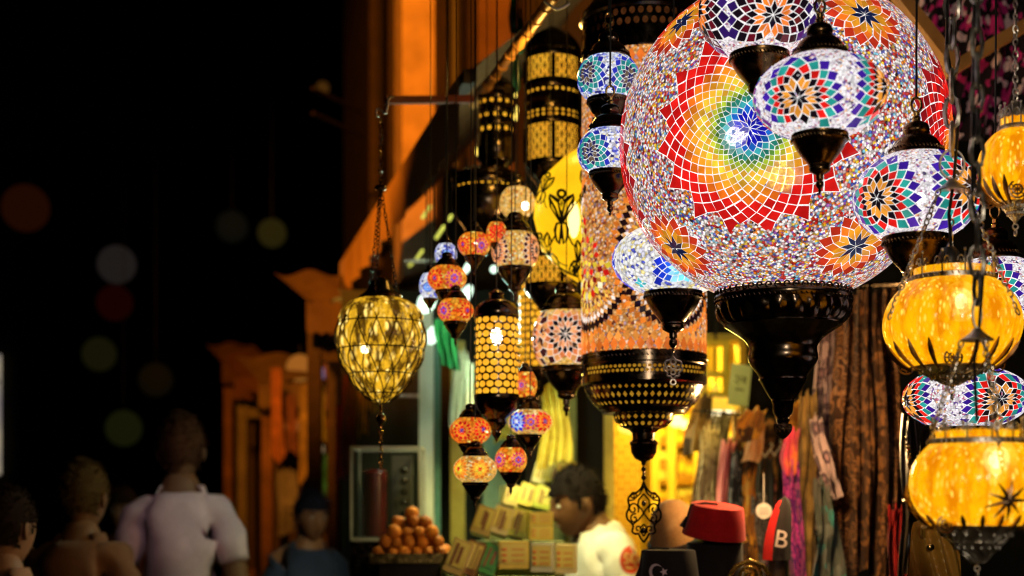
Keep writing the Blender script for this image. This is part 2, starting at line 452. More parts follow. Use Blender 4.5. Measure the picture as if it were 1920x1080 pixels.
CAPP = [(1.0, -.03), (1.02, .02), (.97, .08), (.93, .16), (.9, .22), (.86, .27), (.8, .38), (.7, .54), (.56, .66), (.46, .72), (.41, .76), (.44, .79), (.455, .9), (.44, 1.0), (.38, 1.1), (.24, 1.18), (.15, 1.2)]
BASP = [(.97, .06), (1.02, .02), (1.02, -.06), (.99, -.1), (.99, -.22), (.93, -.28), (.9, -.36), (.8, -.55), (.66, -.74), (.5, -.92), (.43, -1.02), (.38, -1.05), (.4, -1.1), (.37, -1.16), (.39, -1.22), (.36, -1.3), (.22, -1.38), (.14, -1.42), (.14, -1.58), (.09, -1.62), (.14, -1.68), (.15, -1.8), (.09, -1.9), (.05, -1.94), (.07, -2.0), (.03, -2.08), (0, -2.14)]
LAMPS = 'lamps hanging in the lamp stall'
ROOFZ = 3.3

def hang(root, mb_loc, d, ztop_local, s, kind, mat, r=None, name='cord'):
    """cord or chain from the lamp's loop up to the roof rail"""
    z1 = ROOFZ - root.location.z
    mb = MB()
    if kind == 'chain': mb.chain((0, 0, ztop_local), (0, 0, z1), .03, .015, .0017)
    else: mb.tube([(0, 0, ztop_local), (.002, 0, (ztop_local + z1) / 2), (0, 0, z1)], r or (.0022 if d < 3.3 else .0013), 6)
    mb.build('chain' if kind == 'chain' else name, mat, root)

def mosaic_lamp(label, cx, d, yt, yb, hw, caphw, basehw, mats, flowers, fr, cap=True, base=True, hangk='cord', seg=48, copies=4, metalm=None, vs=1.1, bulb=None, hook=True, hang_to=None, size_name='mosaic_lamp', tip=True, extra=None, hang_mat=None, grout=None):
    s = K * d; metalm = metalm or BRONZE
    yc = (yt + yb) / 2; org = W(cx, yc, d)
    root = thing(size_name, label, 'lamp', org, LAMPS)
    a = hw * s; hh = (yb - yt) / 2 * s
    cz = hh / math.sqrt(1 - (min(max(caphw, basehw) * .93, hw * .8) / hw) ** 2)
    sh = MB(); prof = []
    p0 = math.asin(hh / cz)
    for i in range(25):
        ph = -p0 + 2 * p0 * i / 24; prof.append((a * math.cos(ph), cz * math.sin(ph)))
    sh.lathe(prof, seg)
    for fi, fl in enumerate(flowers):
        px, py, sc = fl[:3]; lon, lat = ellhit(org, a, cz, px, py)
        for k in range(copies if fi == 0 else 1):
            lay_tiles(sh, rosette(sc), (fl[3] if len(fl) > 3 else fr) * s, lon + k * 2 * PI / copies, lat if k == 0 else 0, a, cz, hh * 1.0, vs=vs, grout=grout)
    if extra: extra(sh, a, cz, s)
    sh.build('shade', mats, root, sharp=25)
    if bulb:
        b = MB()
        for (px, py, rb, off) in bulb:
            b.ell(bulbpos(org, a, cz, px, py, off * a), (rb * s, rb * s, rb * s * 1.2), 14, 10)
        b.build('bulb', BULBW, root)
    if cap:
        m = MB(); u = caphw * s; z = hh
        m.lathe([(r * u, z + q * u) for r, q in CAPP], seg); m.rope(.915 * u, z + .19 * u, 44, .055 * u)
        m.build('cap', metalm, root)
        if hook:
            h = MB(); h.lathe([(.1 * u, z + 1.17 * u), (.14 * u, z + 1.19 * u), (.14 * u, z + 1.3 * u), (.16 * u, z + 1.32 * u), (.11 * u, z + 1.38 * u), (.12 * u, z + 1.5 * u), (.05 * u, z + 1.55 * u), (0, z + 1.56 * u)], 16)
            h.ring((0, 0, z + 1.78 * u), .25 * u, .05 * u, 'Y', 18, 8, .72)
            h.build('hook', BRASS, root); zt = z + 1.98 * u
        else: zt = z + 1.2 * u
    else: zt = hh
    if hangk:
        hang(root, None, d, zt, s, hangk, hang_mat or (SILVER if hangk == 'chain' else WIRE)) if hang_to is None else MB().tube([(0, 0, zt), (0, 0, W(cx, hang_to, d).z - org.z)], .0022, 6).build('cord', WIRE, root)
    if base:
        m = MB(); u = basehw * s; z = -hh
        m.lathe([(r * u, z + q * u) for r, q in (BASP if tip else BASP[:16] + [(.2, -1.36), (0, -1.38)])], seg); m.rope(1.0 * u, z - .16 * u, 48, .05 * u)
        m.build('base', metalm, root)
    return root, org, a, cz, hh, s

# ---- the big globe
def big_spec():
    q = 1 / 540.
    rb = [(8, 30 * q, 66 * q, BLU), ('d', 104 * q, 84 * q, BLU), ('n', 128 * q, (.01, .12, .5)), ('n', 152 * q, CYAN), ('d', 176 * q, 164 * q, (.02, .22, .16)),
          ('n', 195 * q, (.08, .2, .03)), ('n', 215 * q, LIME), ('n', 237 * q, (.5, .5, .03)), ('n', 261 * q, AMB), ('n', 287 * q, YEL), ('n', 315 * q, AMB), ('n', 345 * q, (.85, .33, .02)), ('n', 377 * q, ORG), ('n', 411 * q, (.85, .16, .01)), ('n', 448 * q, RED), ('n', 485 * q, (.66, .01, .008)), ('n', 522 * q, RED)]
    N = 32
    rb.append(('n', 600 * q, (.62, .01, .008), 0))
    return rb
def red_spec():
    q = 1 / 540.
    rb = big_spec(); out = [rb[0]]
    cols = [AMB, AMB, ORG, ORG, ORG, (.7, .1, .01), (.7, .1, .01), RED, RED, RED, DRED, RED, RED, DRED, RED, DRED, DRED]
    for st, c in zip(rb[1:], cols):
        st = list(st); i = 3 if st[0] == 'd' else 2; st[i] = c; out.append(tuple(st))
    return out
def globe_lamp():
    d = 2.95; cx, cy, R = 1468, 268, 304; s = K * d; org = W(cx, cy, d)
    root = thing('globe_lamp', 'huge round mosaic globe lamp with a red to blue rainbow flower, largest in the stall', 'lamp', org, LAMPS)
    a = R * s; sh = MB(); prof = []
    zb = -math.sqrt(a * a - (122 * s) ** 2)
    p0 = math.asin(zb / a)
    for i in range(41):
        ph = p0 + (-2 * p0) * i / 40; prof.append((a * math.cos(ph), a * math.sin(ph)))
    sh.lathe(prof, 96)
    lon, lat = ellhit(org, a, a, 1406, 240); HOT = []
    for px, py, hr in ((1378, 256, .085), (1466, 334, .1)):
        l2, t2 = ellhit(org, a, a, px, py); HOT.append((Vector((math.cos(t2) * math.cos(l2), math.cos(t2) * math.sin(l2), math.sin(t2))), hr))
    for k in range(4):
        lay_tiles(sh, rosette(big_spec() if k % 2 == 0 else red_spec()), 172 * s, lon + k * PI / 2, lat, a, a, None, gap=.115, rot0=.1, hot=HOT)
    for (px, py) in ((1269, 466), (1604, 462), (1278, 42), (1621, 28)):
        l2, t2 = ellhit(org, a, a, px, py); lay_tiles(sh, rosette(S_SMALL), 76 * s, l2, t2, a, a, None, gap=.1, rot0=.2)
    for k in (1.5, 2.5):
        for t2 in (-.75, .5): lay_tiles(sh, rosette(S_SMALL), 76 * s, lon + k * PI / 2, t2, a, a, None, gap=.1)
    sh.build('shade', [B_MULTI, TILE], root, sharp=20)
    b = MB()
    for px, py, rb, off in ((1378, 256, 17, .6),):
        n = bulbpos(org, a, a, px, py, .13)
        b.ell(n, (rb * s,) * 3, 16, 12)
        b.tube([n * .97 + Vector((0, .02, .0)), Vector((0, 0, .03)), Vector((0, 0, a * .98))], .008, 8)
    b.build('bulb', BULBW, root)
    b = MB(); n = bulbpos(org, a, a, 1466, 334, .16)
    b.ell(n, (24 * s,) * 3, 16, 12); b.tube([n, Vector((0, 0, .02))], .008, 8); b.build('bulb', BULBY2, root)
    # base: crop rows (x .427 px)
    c = .427; y0 = 420
    def q(r, y): return (r * c * s, (cy - (y0 + y * c)) * s)
    P = [q(285, 300), (297 * c * s, (cy - (y0 + 316 * c)) * s), q(300, 330), q(296, 345), q(292, 352), q(292, 372), q(288, 395), q(278, 418), q(262, 434), q(255, 440), q(256, 447), q(232, 462), q(196, 486), q(170, 506), q(152, 528), q(146, 545), q(150, 570), q(152, 592), q(144, 612), q(122, 645), q(104, 668), q(101, 676), q(104, 684), q(98, 694), q(86, 716), q(70, 745), q(57, 765), q(48, 772), q(50, 780), q(46, 788), q(42, 830), q(33, 842), q(24, 852), q(31, 860), q(28, 868), q(22, 874), q(34, 886), q(36, 905), q(28, 925), q(12, 940), q(0, 946)]
    m = MB()
    # fluted bowl
    zf0, zf1 = (cy - (y0 + 434 * c)) * s, (cy - (y0 + 372 * c)) * s
    m.lathe(P, 96, flute=(24, .055, zf0, zf1 + .0001))
    m.rope(297 * c * s, (cy - (y0 + 343 * c)) * s, 84, 5.2 * c * s)
    for i in range(48):
        an = 2 * PI * i / 48; m.ring((294 * c * s * math.cos(an), 294 * c * s * math.sin(an), (cy - (y0 + 306 * c)) * s), 12 * c * s, 4.2 * c * s, 'X' if abs(math.cos(an)) > .7 else 'Y', 10, 5)
    for row in range(6):
        for i in range(10):
            an = 2 * PI * (i + .5 * (row % 2)) / 10; rr = (34, 36, 35, 31, 25, 16)[row]
            m.ell((rr * c * s * math.cos(an), rr * c * s * math.sin(an), (cy - (y0 + (884 + row * 9) * c)) * s), (5.5 * c * s, 5.5 * c * s, 7 * c * s), 6, 5)
    m.build('base', BLACKM, root)
    m = MB(); u = 100 * s; m.lathe([(r * u, a * .95 + h * u) for r, h in CAPP], 48); m.build('cap', BRONZE, root)
    m = MB(); m.chain((0, 0, a * .95 + 1.1 * u), (0, 0, ROOFZ - org.z), .03, .015, .002); m.build('chain', SILVER, root)
BULBY2 = glow('amber_bulb', (1, .62, .05), 90.)
globe_lamp()

# ---- small mosaic lamps round the globe
mosaic_lamp('small mosaic lamp hanging in front of the big globe, red, teal and black star', 1537, 2.42, 108, 254, 122, 54, 52, [B_PALE, TILE], [(1497, 182, S_MAIN)], 84, hangk='chain', bulb=[(1548, 195, 8, .55)], seg=56)
mosaic_lamp('mosaic lamp cut by the top of the photo, black and dark red star', 1424, 2.6, -62, 103, 113, 52, 55, [B_PALE, TILE], [(1450, 28, S_DARK)], 92)
mosaic_lamp('mosaic lamp right of the big globe, star tiles, brass loop on top', 1718, 2.62, 293, 446, 116, 54, 62, [B_PALE, TILE], [(1645, 372, S_MAIN)], 84, hangk='cord', bulb=[(1726, 372, 9, .6)], seg=56)
mosaic_lamp('upper of two small blue mosaic lamps left of the big globe', 1141, 3.225, 110, 187, 58, 42, 40, [B_BLUE, TILE], [(1182, 146, S_BLUE)], 42, tip=False, metalm=BLACKM)
mosaic_lamp('lower of two small blue mosaic lamps, dangling under the other, teal star', 1144, 3.13, 246, 323, 61, 42, 39, [B_BLUE, TILE], [(1106, 285, S_BLUE)], 42, hangk='cord', metalm=BLACKM)
r7 = mosaic_lamp('blue and white mosaic lamp tucked under the big globe at left', 1262, 3.24, 426, 548, 113, 60, 54, [B_CREAM, TILE], [(1288, 502, S_BRIGHT, 64), (1203, 532, [(5, .5, 1., CYAN)], 15)], 64, copies=3, hangk='cord', metalm=BLACKM)
def fret(parent, s, top, hw, h, mat, r, dense=True):
    """flat pierced drop: outline, loops and a foot"""
    m = MB()
    def Q(x, y): return (x * hw * s, 0, top - y * h * s)
    out = [(0, 0), (.1, .08), (.35, .17), (.75, .22), (.92, .3), (.85, .42), (1, .52), (.95, .62), (.72, .68), (.62, .74), (.68, .82), (.5, .86), (.3, .86), (.2, .92), (0, 1.)]
    def spiral(cx, cy, R0, sg, turns, a0):
        return [Q(sg * (cx + R0 * (1 - k / 22) * math.cos(a0 + turns * 2 * PI * k / 18)), cy + R0 * .33 * (1 - k / 22) * math.sin(a0 + turns * 2 * PI * k / 18)) for k in range(19)]
    for sg in (1, -1):
        m.tube(smooth_path([Q(sg * x, y) for x, y in out], 3), r, 6)
        if dense:
            m.tube([Q(sg * x, y) for x, y in ((0, .07), (.22, .2), (.6, .3), (.86, .31))], r * .8, 6)
            m.tube([Q(sg * x, y) for x, y in ((0, .2), (.3, .3), (.34, .38), (.1, .47), (0, .52), (-.1, .56), (-.3, .63), (-.62, .7))], r * .8, 6)
            m.tube(spiral(.62, .235, .2, sg, 1.2, PI), r * .8, 6); m.tube(spiral(.62, .45, .34, sg, 1.3, 2.6), r * .8, 6); m.tube(spiral(.55, .61, .26, sg, 1.2, -2.0), r * .8, 6); m.tube(spiral(.34, .78, .2, sg, 1.1, 2.), r * .8, 6)
            m.tube([Q(sg * x, y) for x, y in ((0, .7), (.2, .76), (.14, .84), (0, .9))], r * .8, 6)
        else:
            m.tube([Q(sg * (.5 + .22 * math.cos(t)), .52 + .085 * math.sin(t)) for t in [2 * PI * k / 12 for k in range(12)]], r * .8, 5, True)
            if sg == 1:
                for yy_, rr_ in ((.25, .3), (.46, .26), (.7, .26)): m.tube([Q(rr_ * math.cos(t), yy_ + rr_ * .38 * math.sin(t)) for t in [2 * PI * k / 12 for k in range(12)]], r * .8, 5, True)
    if dense: m.ell(Q(0, .36), (r * 2, r, r * 2.6), 8, 6); m.ell(Q(0, .8), (r * 2, r, r * 2.6), 8, 6)
    return m
root, org, a, cz, hh, s = r7
mp = MB(); zt = -hh - 2.12 * 54 * s; mp.chain((0, 0, zt), (0, 0, zt - 8 * s), .006, .004, .0008); mp.build('chain', SILVER, root)
fm = fret(root, s, zt - 5 * s, 17, 44, SILVER, 1.9 * s, False); fm.ring((0, 0, zt - 5 * s - 49 * s), 5 * s, 1.8 * s); fm.build('pendant', SILVER, root)
mosaic_lamp('mosaic lamp half hidden between the two amber crackle lamps', 1812, 2.85, 690, 802, 116, 48, 50, [B_PALE, TILE], [(1878, 748, S_MAIN), (1700, 752, S_MAIN)], 72, copies=1, hangk=None, tip=False, metalm=BRONZE)
mosaic_lamp('mosaic lamp at the right edge behind the upper amber lamp', 1866, 2.95, 487, 602, 88, 50, 46, [B_PALE, TILE], [(1852, 545, S_MAIN)], 66, hangk='cord')
mosaic_lamp('orange mosaic lamp with a black star left of the mosaic cylinder', 1062, 3.8, 584, 688, 63, 47, 44, [B_GOLD, TILE], [(1060, 626, S_ORNG)], 64, metalm=BLACKM, hook=False, bulb=[(1098, 640, 7, .5)], grout=(1, .8, .66))
mosaic_lamp('orange and white mosaic lamp left of the yellow painted globe', 966, 3.72, 437, 502, 44, 33, 32, [B_GOLD, TILE], [(1006, 468, S_ORNG, 36), (930, 470, S_ORNG, 30)], 34, copies=1, metalm=BLACKM, hook=False, grout=(.98, .7, .5))
mosaic_lamp('small plain amber lamp with a bright spot, under the black lattice lantern', 970, 3.95, 352, 408, 33, 20, 20, [B_GOLD, TILE], [], 20, metalm=BLACKM, hook=False, bulb=[(985, 386, 7, .4)])
minis = [('red and violet mosaic lamp above another red one at far left', 838, 4.5, 499, 545, 37, 22, 22, B_FIRE, [(852, 521, S_EYEV), (815, 521, S_EYE)]),
 ('red mosaic lamp just under the red and violet one', 854, 4.42, 561, 604, 34, 22, 22, B_FIRE, [(876, 582, S_EYE), (832, 582, S_EYEV)]),
 ('orange mosaic lamp topmost of the far left cluster', 889, 4.6, 437, 480, 31, 18, 18, B_FIRE, [(903, 460, S_EYEV), (868, 458, S_EYE)]),
 ('small blue mosaic lamp beside the topmost orange one', 836, 4.75, 457, 496, 21, 13, 13, B_BLUE, [(838, 476, S_EYEB)]),
 ('small blue mosaic lamp peeping out left of the red and violet one', 806, 4.8, 513, 560, 20, 13, 13, B_BLUE, [(802, 538, S_EYEB)]),
 ('small plain red mosaic lamp beside the orange and white one', 931, 4.7, 417, 456, 19, 12, 12, B_FIRE, [(930, 436, [(6, .3, .6, RED), ('d', 1., .8, (.8, .02, .01))], 17)]),
 ('coral mosaic lamp with two round eyes above the brightest one', 882, 4.25, 783, 832, 39, 22, 22, B_FIRE, [(866, 807, S_EYE), (906, 805, S_EYE)]),
 ('brightest yellow mosaic lamp, lowest of the small ones', 891, 4.15, 855, 905, 41, 24, 24, B_GOLD, [(900, 880, S_EYEY), (860, 879, S_EYEY)]),
 ('orange mosaic lamp with a violet eye right of the brightest one', 958, 4.3, 839, 886, 30, 20, 20, B_FIRE, [(972, 862, S_EYEV), (936, 862, S_EYEV)]),
 ('red, yellow and blue mosaic lamp above right of the violet eyed one', 994, 4.5, 768, 815, 42, 22, 22, B_GOLD, [(968, 790, S_EYEB), (1022, 790, S_EYE), (995, 791, S_EYEV, 17)]),
 ('narrow orange mosaic lamp behind the honeycomb cylinder base', 985, 4.7, 698, 746, 22, 15, 15, B_FIRE, [(978, 722, S_EYEV)])]
for lb, cx, d, yt, yb, hw, ch, bh, bm_, fl in minis:
    d = 2.0 + d * .36
    mosaic_lamp(lb, cx, d, yt, yb, hw, ch, bh, [bm_, TILE], fl, hw * .52, copies=1, metalm=BLACKM, hook=False, seg=28, hangk='cord', vs=1.0, grout=(.35, .6, 1) if bm_ is B_BLUE else (.95, .42, .05))

# ---- tall mosaic cylinder
def cylinder_lamp():
    d = 3.58; cx = 1207; s = K * d; cy = 470; org = W(cx, cy, d)
    root = thing('cylinder_lamp', 'tall orange mosaic cylinder lamp with a pierced black metal foot', 'lamp', org, LAMPS)
    r = 116 * s; zt, zb = (cy - 118) * s, (cy - 672) * s
    m = MB(); m.lathe([(r, zb + (zt - zb) * i / 20) for i in range(21)], 72)
    def tile(a0, z0, w, h, col, lift=.0018, rot=0.):
        pts = []
        for x, z in ((0, -h / 2), (w / 2, 0), (0, h / 2), (-w / 2, 0)):
            xx = x * math.cos(rot) - z * math.sin(rot); zz = x * math.sin(rot) + z * math.cos(rot)
            an = a0 + xx / r; pts.append(((r + lift) * math.cos(an), (r + lift) * math.sin(an), z0 + zz))
        i = m.add(pts); j = m.add([(p[0] * (r - .001) / (r + lift), p[1] * (r - .001) / (r + lift), p[2]) for p in pts]); c = jit(col)
        m.face((i, i + 1, i + 2, i + 3), 1, False, c)
        for k in range(4): m.face((j + k, j + (k + 1) % 4, i + (k + 1) % 4, i + k), 1, False, c)
    n = 44
    for i in range(n):
        a = 2 * PI * i / n
        tile(a, zb + 16 * s, 15 * s, 26 * s, (.75, .16, .02)); tile(a + PI / n, zb + 30 * s, 13 * s, 20 * s, (.85, .3, .05))
        tile(a, zt - 20 * s, 15 * s, 26 * s, (.75, .16, .02))
    # swirling medallions: rows of tiles along arcs, on four sides
    for side in range(4):
        ac = -PI / 2 + .42 + side * PI / 2
        def arc(Rp, t0, t1, N, w, h, col, cx0=0, cy0=0, sq=1.25):
            for k in range(N):
                t = t0 + (t1 - t0) * k / (N - 1)
                x = cx0 + Rp * math.cos(t); y = cy0 + Rp * sq * math.sin(t)
                tile(ac + x * s / r, (cy - 490) * s + y * s, w * s, h * s, col if not isinstance(col, list) else col[k % len(col)], .0018, t + (PI / 2 if w < h else 0))
        arc(104, PI * .55, PI * 1.8, 36, 18, 14, (.012, .004, .004))
        arc(117, PI * .55, PI * 1.8, 38, 15, 11, (.8, .2, .02)); arc(93, PI * .6, PI * 1.75, 34, 11, 7, (.95, .8, .7))
        arc(80, PI * .6, PI * 1.75, 40, 10, 6, [(.85, .45, .05), (.7, .25, .03), (.9, .55, .1)]); arc(72, PI * .6, PI * 1.75, 40, 10, 5, [(.85, .5, .08), (.12, .03, .02)])
        arc(58, PI * .6, PI * 1.9, 22, 17, 13, [RED, YEL, (.95, .8, .5), YEL]); arc(42, PI * .6, PI * 1.9, 18, 15, 12, [DRED, (.9, .6, .1)])
        arc(26, 0, PI * 2, 12, 14, 11, [YEL, RED]); arc(12, 0, PI * 2, 6, 10, 9, YEL)
        arc(60, PI * .2, PI * 1.2, 22, 14, 10, (.012, .004, .004), 60, 190); arc(72, PI * .2, PI * 1.2, 24, 13, 10, (.7, .15, .02), 60, 190); arc(46, PI * .2, PI * 1.2, 18, 10, 8, (.9, .5, .1), 60, 190)
    m.build('shade', [B_AMBER, TILE], root, sharp=20)
    def z(y): return (cy - y) * s
    f = MB(); R1 = 118 * s
    f.lathe([(R1 * .97, z(664)), (R1 * 1.0, z(668)), (R1 * 1.0, z(686)), (R1 * .985, z(688)), (R1 * .985, z(692))], 72)
    f.rope(R1 * 1.0, z(676), 90, 2.2 * s)
    f.pierced(lambda q: R1 * .985, z(700), z(692), 80, .75, .75); f.pierced(lambda q: R1 * .985, z(708), z(700), 80, .75, .75, .5)
    f.lathe([(R1 * .985, z(708)), (R1 * 1.0, z(709)), (R1 * 1.0, z(721)), (R1 * .97, z(723)), (R1 * .93, z(727))], 72)
    bowl = [(723, 114), (733, 110), (745, 104), (757, 96), (766, 86), (774, 72), (782, 58)]
    def rb(zz):
        y = cy - zz / s
        for (y0, r0), (y1, r1) in zip(bowl, bowl[1:]):
            if y <= y1: return (r0 + (r1 - r0) * max(0, (y - y0)) / (y1 - y0)) * s
        return bowl[-1][1] * s
    f.pierced(rb, z(738), z(726), 58, .62, .6, 0, 0, True); f.pierced(rb, z(754), z(738), 52, .66, .66, .5, 0, True); f.pierced(rb, z(766), z(754), 50, .5, .5, 0)
    f.lathe([(rb(z(766)), z(766)), (84 * s, z(770)), (80 * s, z(771)), (78 * s, z(776))], 60)
    cup = [(776, 58), (790, 54), (800, 44), (806, 34)]
    def rc(zz):
        y = cy - zz / s
        for (y0, r0), (y1, r1) in zip(cup, cup[1:]):
            if y <= y1: return (r0 + (r1 - r0) * max(0, (y - y0)) / (y1 - y0)) * s
        return cup[-1][1] * s
    f.lathe([(78 * s, z(776)), (58 * s, z(777))], 60)
    f.pierced(rc, z(790), z(777), 26, .66, .68, 0, 0, True); f.pierced(rc, z(802), z(790), 24, .6, .6, .5)
    f.lathe([(rc(z(802)), z(802)), (28 * s, z(806)), (22 * s, z(812)), (21 * s, z(824)), (26 * s, z(829)), (27 * s, z(832)), (25 * s, z(835)), (24 * s, z(848)), (17 * s, z(860)), (5 * s, z(866)), (4 * s, z(872)), (0, z(872))], 40)
    f.build('base', BLACKM, root)
    g = MB(); g.lathe([(106 * s, z(690)), (104 * s, z(722)), (98 * s, z(740)), (86 * s, z(756)), (60 * s, z(772)), (44 * s, z(786)), (30 * s, z(800)), (0, z(802))], 40)
    g.build('glow_liner', glow('dim_amber_liner', (.75, .38, .03), .55, (.5, .2, .01), 25), root)  # made-up glowing liner, imitates light showing through the holes of the foot
    c = MB()
    c.chain((0, 0, z(868)), (0, 0, z(905)), 8 * s, 5 * s, 1.3 * s); c.ell((0, 0, z(880)), (5 * s,) * 3, 8, 6); c.ell((0, 0, z(896)), (5 * s,) * 3, 8, 6); c.build('chain', BLACKM, root)
    fret(root, s, z(903), 32, 114, BLACKM, 2.3 * s).build('pendant', BLACKM, root)
    k = MB(); k.lathe([(R1 * .97, z(122)), (R1, z(118)), (R1, z(100)), (R1 * .98, z(98)), (R1 * .98, z(84))], 60); k.rope(R1, z(106), 84, 2.4 * s)
    k.pierced(lambda q: R1 * .98, z(84), z(66), 46, .7, .75); k.pierced(lambda q: R1 * .98, z(66), z(48), 46, .7, .75, .5)
    k.lathe([(R1 * .98, z(48)), (R1 * 1.02, z(44)), (R1 * 1.0, z(32)), (R1 * .85, z(10)), (R1 * .6, z(-22)), (R1 * .34, z(-44)), (R1 * .2, z(-60)), (R1 * .22, z(-80)), (R1 * .05, z(-96)), (0, z(-97))], 60)
    k.build('cap', BLACKM, root)
    hang(root, None, d, z(-96), s, 'chain', SILVER)
cylinder_lamp()

# ---- yellow globe with line drawings
def painted_globe():
    d = 3.95; cx, cy, R = 1122, 405, 126; s = K * d; org = W(cx, cy, d); a = R * s
    root = thing('painted_lamp', 'round yellow lamp painted with black winged figures beside the mosaic cylinder', 'lamp', org, LAMPS)
    PR = [(0, -136), (34, -127), (66, -104), (104, -66), (119, -4), (116, 30), (102, 74), (70, 104), (37, 127), (0, 134)]
    m = MB(); m.lathe([(r_ * s * 1.02, z_ * s) for r_, z_ in PR], 14, sm=False)
    from mathutils.bvhtree import BVHTree
    bv = BVHTree.FromPolygons([Vector(v) for v in m.v], m.f)
    m.build('shade', glow('lit_yellow_parchment', (1.0, .6, .008), 1.12, (.95, .46, .006), 9, .85, .35), root)
    g = MB()
    def dr(pts, w=1.6):
        q = []; w *= 1.4
        for x, y in pts:
            dr_ = (W(x, y, d) - Vector((0, 0, EYE))).normalized(); h_ = bv.ray_cast(Vector((0, 0, EYE)) - org, dr_)
            if h_[0] is not None: q.append(h_[0] - dr_ * .0015)
        if len(q) > 1: g.tube(q, w * s, 5)
    def fig(x, y, k=1., tilt=0.):
        def T(u, v): return (x + (u * math.cos(tilt) - v * math.sin(tilt)) * k, y + (u * math.sin(tilt) + v * math.cos(tilt)) * k)
        for an in range(12): dr([T(6 * math.cos(an * .524), -42 + 6 * math.sin(an * .524)), T(9 * math.cos(an * .524 + .2), -42 + 9 * math.sin(an * .524 + .2))], 1.6 * k)
        dr([T(6 * math.cos(t * .4), -42 + 6 * math.sin(t * .4)) for t in range(17)], 1.5 * k)
        for sg in (1, -1):
            dr([T(sg * u, v) for u, v in ((2, -33), (6, -26), (4, -14), (1, 2), (0, 16))], 1.5 * k)
            dr([T(sg * u, v) for u, v in ((4, -28), (14, -36), (22, -40), (23, -34), (12, -14), (2, 10))], 1.7 * k)
            dr([T(sg * u, v) for u, v in ((3, -22), (12, -30), (20, -37))], 1.2 * k)
            dr([T(sg * u, v) for u, v in ((23, -34), (21, -18), (10, 0), (1, 14))], 1.5 * k)
            dr([T(sg * u, v) for u, v in ((0, 12), (9, 14), (13, 26), (9, 46), (4, 52), (2, 36), (0, 16))], 1.7 * k)
            dr([T(sg * u, v) for u, v in ((9, 16), (12, 36), (20, 52), (27, 58))], 1.2 * k)
        dr([T(0, -28), T(0, 14), T(0, 42)], 1.3 * k)
    fig(1053, 405); fig(1026, 470, .75, -.5); fig(1020, 352, .6, .3); fig(1086, 482, .7, .4); fig(1100, 350, .7, .2)
    dr([(1066, 520), (1076, 512), (1084, 500), (1080, 490), (1072, 494), (1076, 502)], 1.8); dr([(1048, 500), (1064, 510), (1084, 518)], 2.2)
    g.build('drawing', plain('black_ink', (.008, .006, .004), rough=.5), root)
    k = MB(); u = 42 * s; k.lathe([(r * u, a * .97 + h * u) for r, h in CAPP], 32); k.build('cap', BLACKM, root)
    k = MB(); k.lathe([(r * u * .9, -a * .97 + h * u) for r, h in BASP], 32); k.build('base', BLACKM, root)
    hang(root, None, d, a * .97 + 1.2 * u, s, 'cord', WIRE)
    b = MB(); b.ell(bulbpos(org, a, a, 1076, 412, .08), (11 * s, 11 * s, 34 * s), 12, 10); b.build('bulb', BULBY, root)
painted_globe()

# ---- honeycomb cylinders
AMBGLASS = glow('lit_amber_glass', (1.0, .5, .03), 1.1, (.95, .36, .012), 26, .8, base=.12)
AMBWIN = glow('lit_window_glass', (1.0, .40, .02), 1.0, (1.0, .5, .03), 14, base=.1)
def honeycomb(label, cx, d, yt, yb, hw, cols, rows, bulb_y=None):
    s = K * d; cy = (yt + yb) / 2; org = W(cx, cy, d); root = thing('honeycomb_lamp', label, 'lamp', org, LAMPS)
    r = hw * s; zt, zb = (cy - yt) * s, (cy - yb) * s; h = (zt - zb) / rows
    m = MB()
    for i in range(rows): m.pierced(lambda q: r, zb + i * h, zb + (i + 1) * h, cols, .93, .93, .5 * (i % 2))
    m.build('mesh_sleeve', BLACKM, root)
    g = MB(); g.lathe([(r * .93, zb), (r * .93, zt)], 40)
    # bulging glass cells
    for i in range(rows):
        for j in range(cols):
            an = 2 * PI * (j + .5 * (i % 2)) / cols; g.ell((r * .95 * math.cos(an), r * .95 * math.sin(an), zb + (i + .5) * h), (r * .12, PI * r / cols * .8, h * .4), 8, 6, 0, Matrix.Rotation(an, 3, 'Z'))
    g.build('glass', AMBGLASS, root)
    c = MB(); u = hw * 1.08 * s; c.lathe([(r_ * u, zt + q * u) for r_, q in [(1, -.05), (1.02, .05), (.98, .1), (1.0, .2), (.96, .4), (.82, .6), (.6, .75), (.35, .85), (.3, 1.0), (.34, 1.1), (.15, 1.25), (0, 1.3)]], 36); c.build('cap', BLACKM, root)
    c = MB(); c.lathe([(r_ * u, zb + q * u) for r_, q in [(1, .05), (1.02, -.05), (1.0, -.2), (.96, -.3), (.9, -.55), (.72, -.8), (.5, -.95), (.42, -1.05), (.46, -1.2), (.36, -1.4), (.2, -1.55), (.22, -1.7), (.1, -1.9), (0, -2.1)]], 36); c.build('base', BLACKM, root)
    hang(root, None, d, zt + 1.28 * u, s, 'cord', WIRE)
    if bulb_y is None: return
    b = MB(); b.ell((0, -r * .3, (cy - bulb_y) * s), (11 * s, 11 * s, 16 * s), 12, 10); b.build('bulb', BULBW, root)
honeycomb('honeycomb cylinder lamp glowing amber with a bright bulb near its top', 931, 3.55, 596, 742, 39, 15, 11, 632)
honeycomb('narrow honeycomb cylinder lamp half hidden behind the orange star lamp', 1006, 4.45, 520, 690, 32, 15, 13)

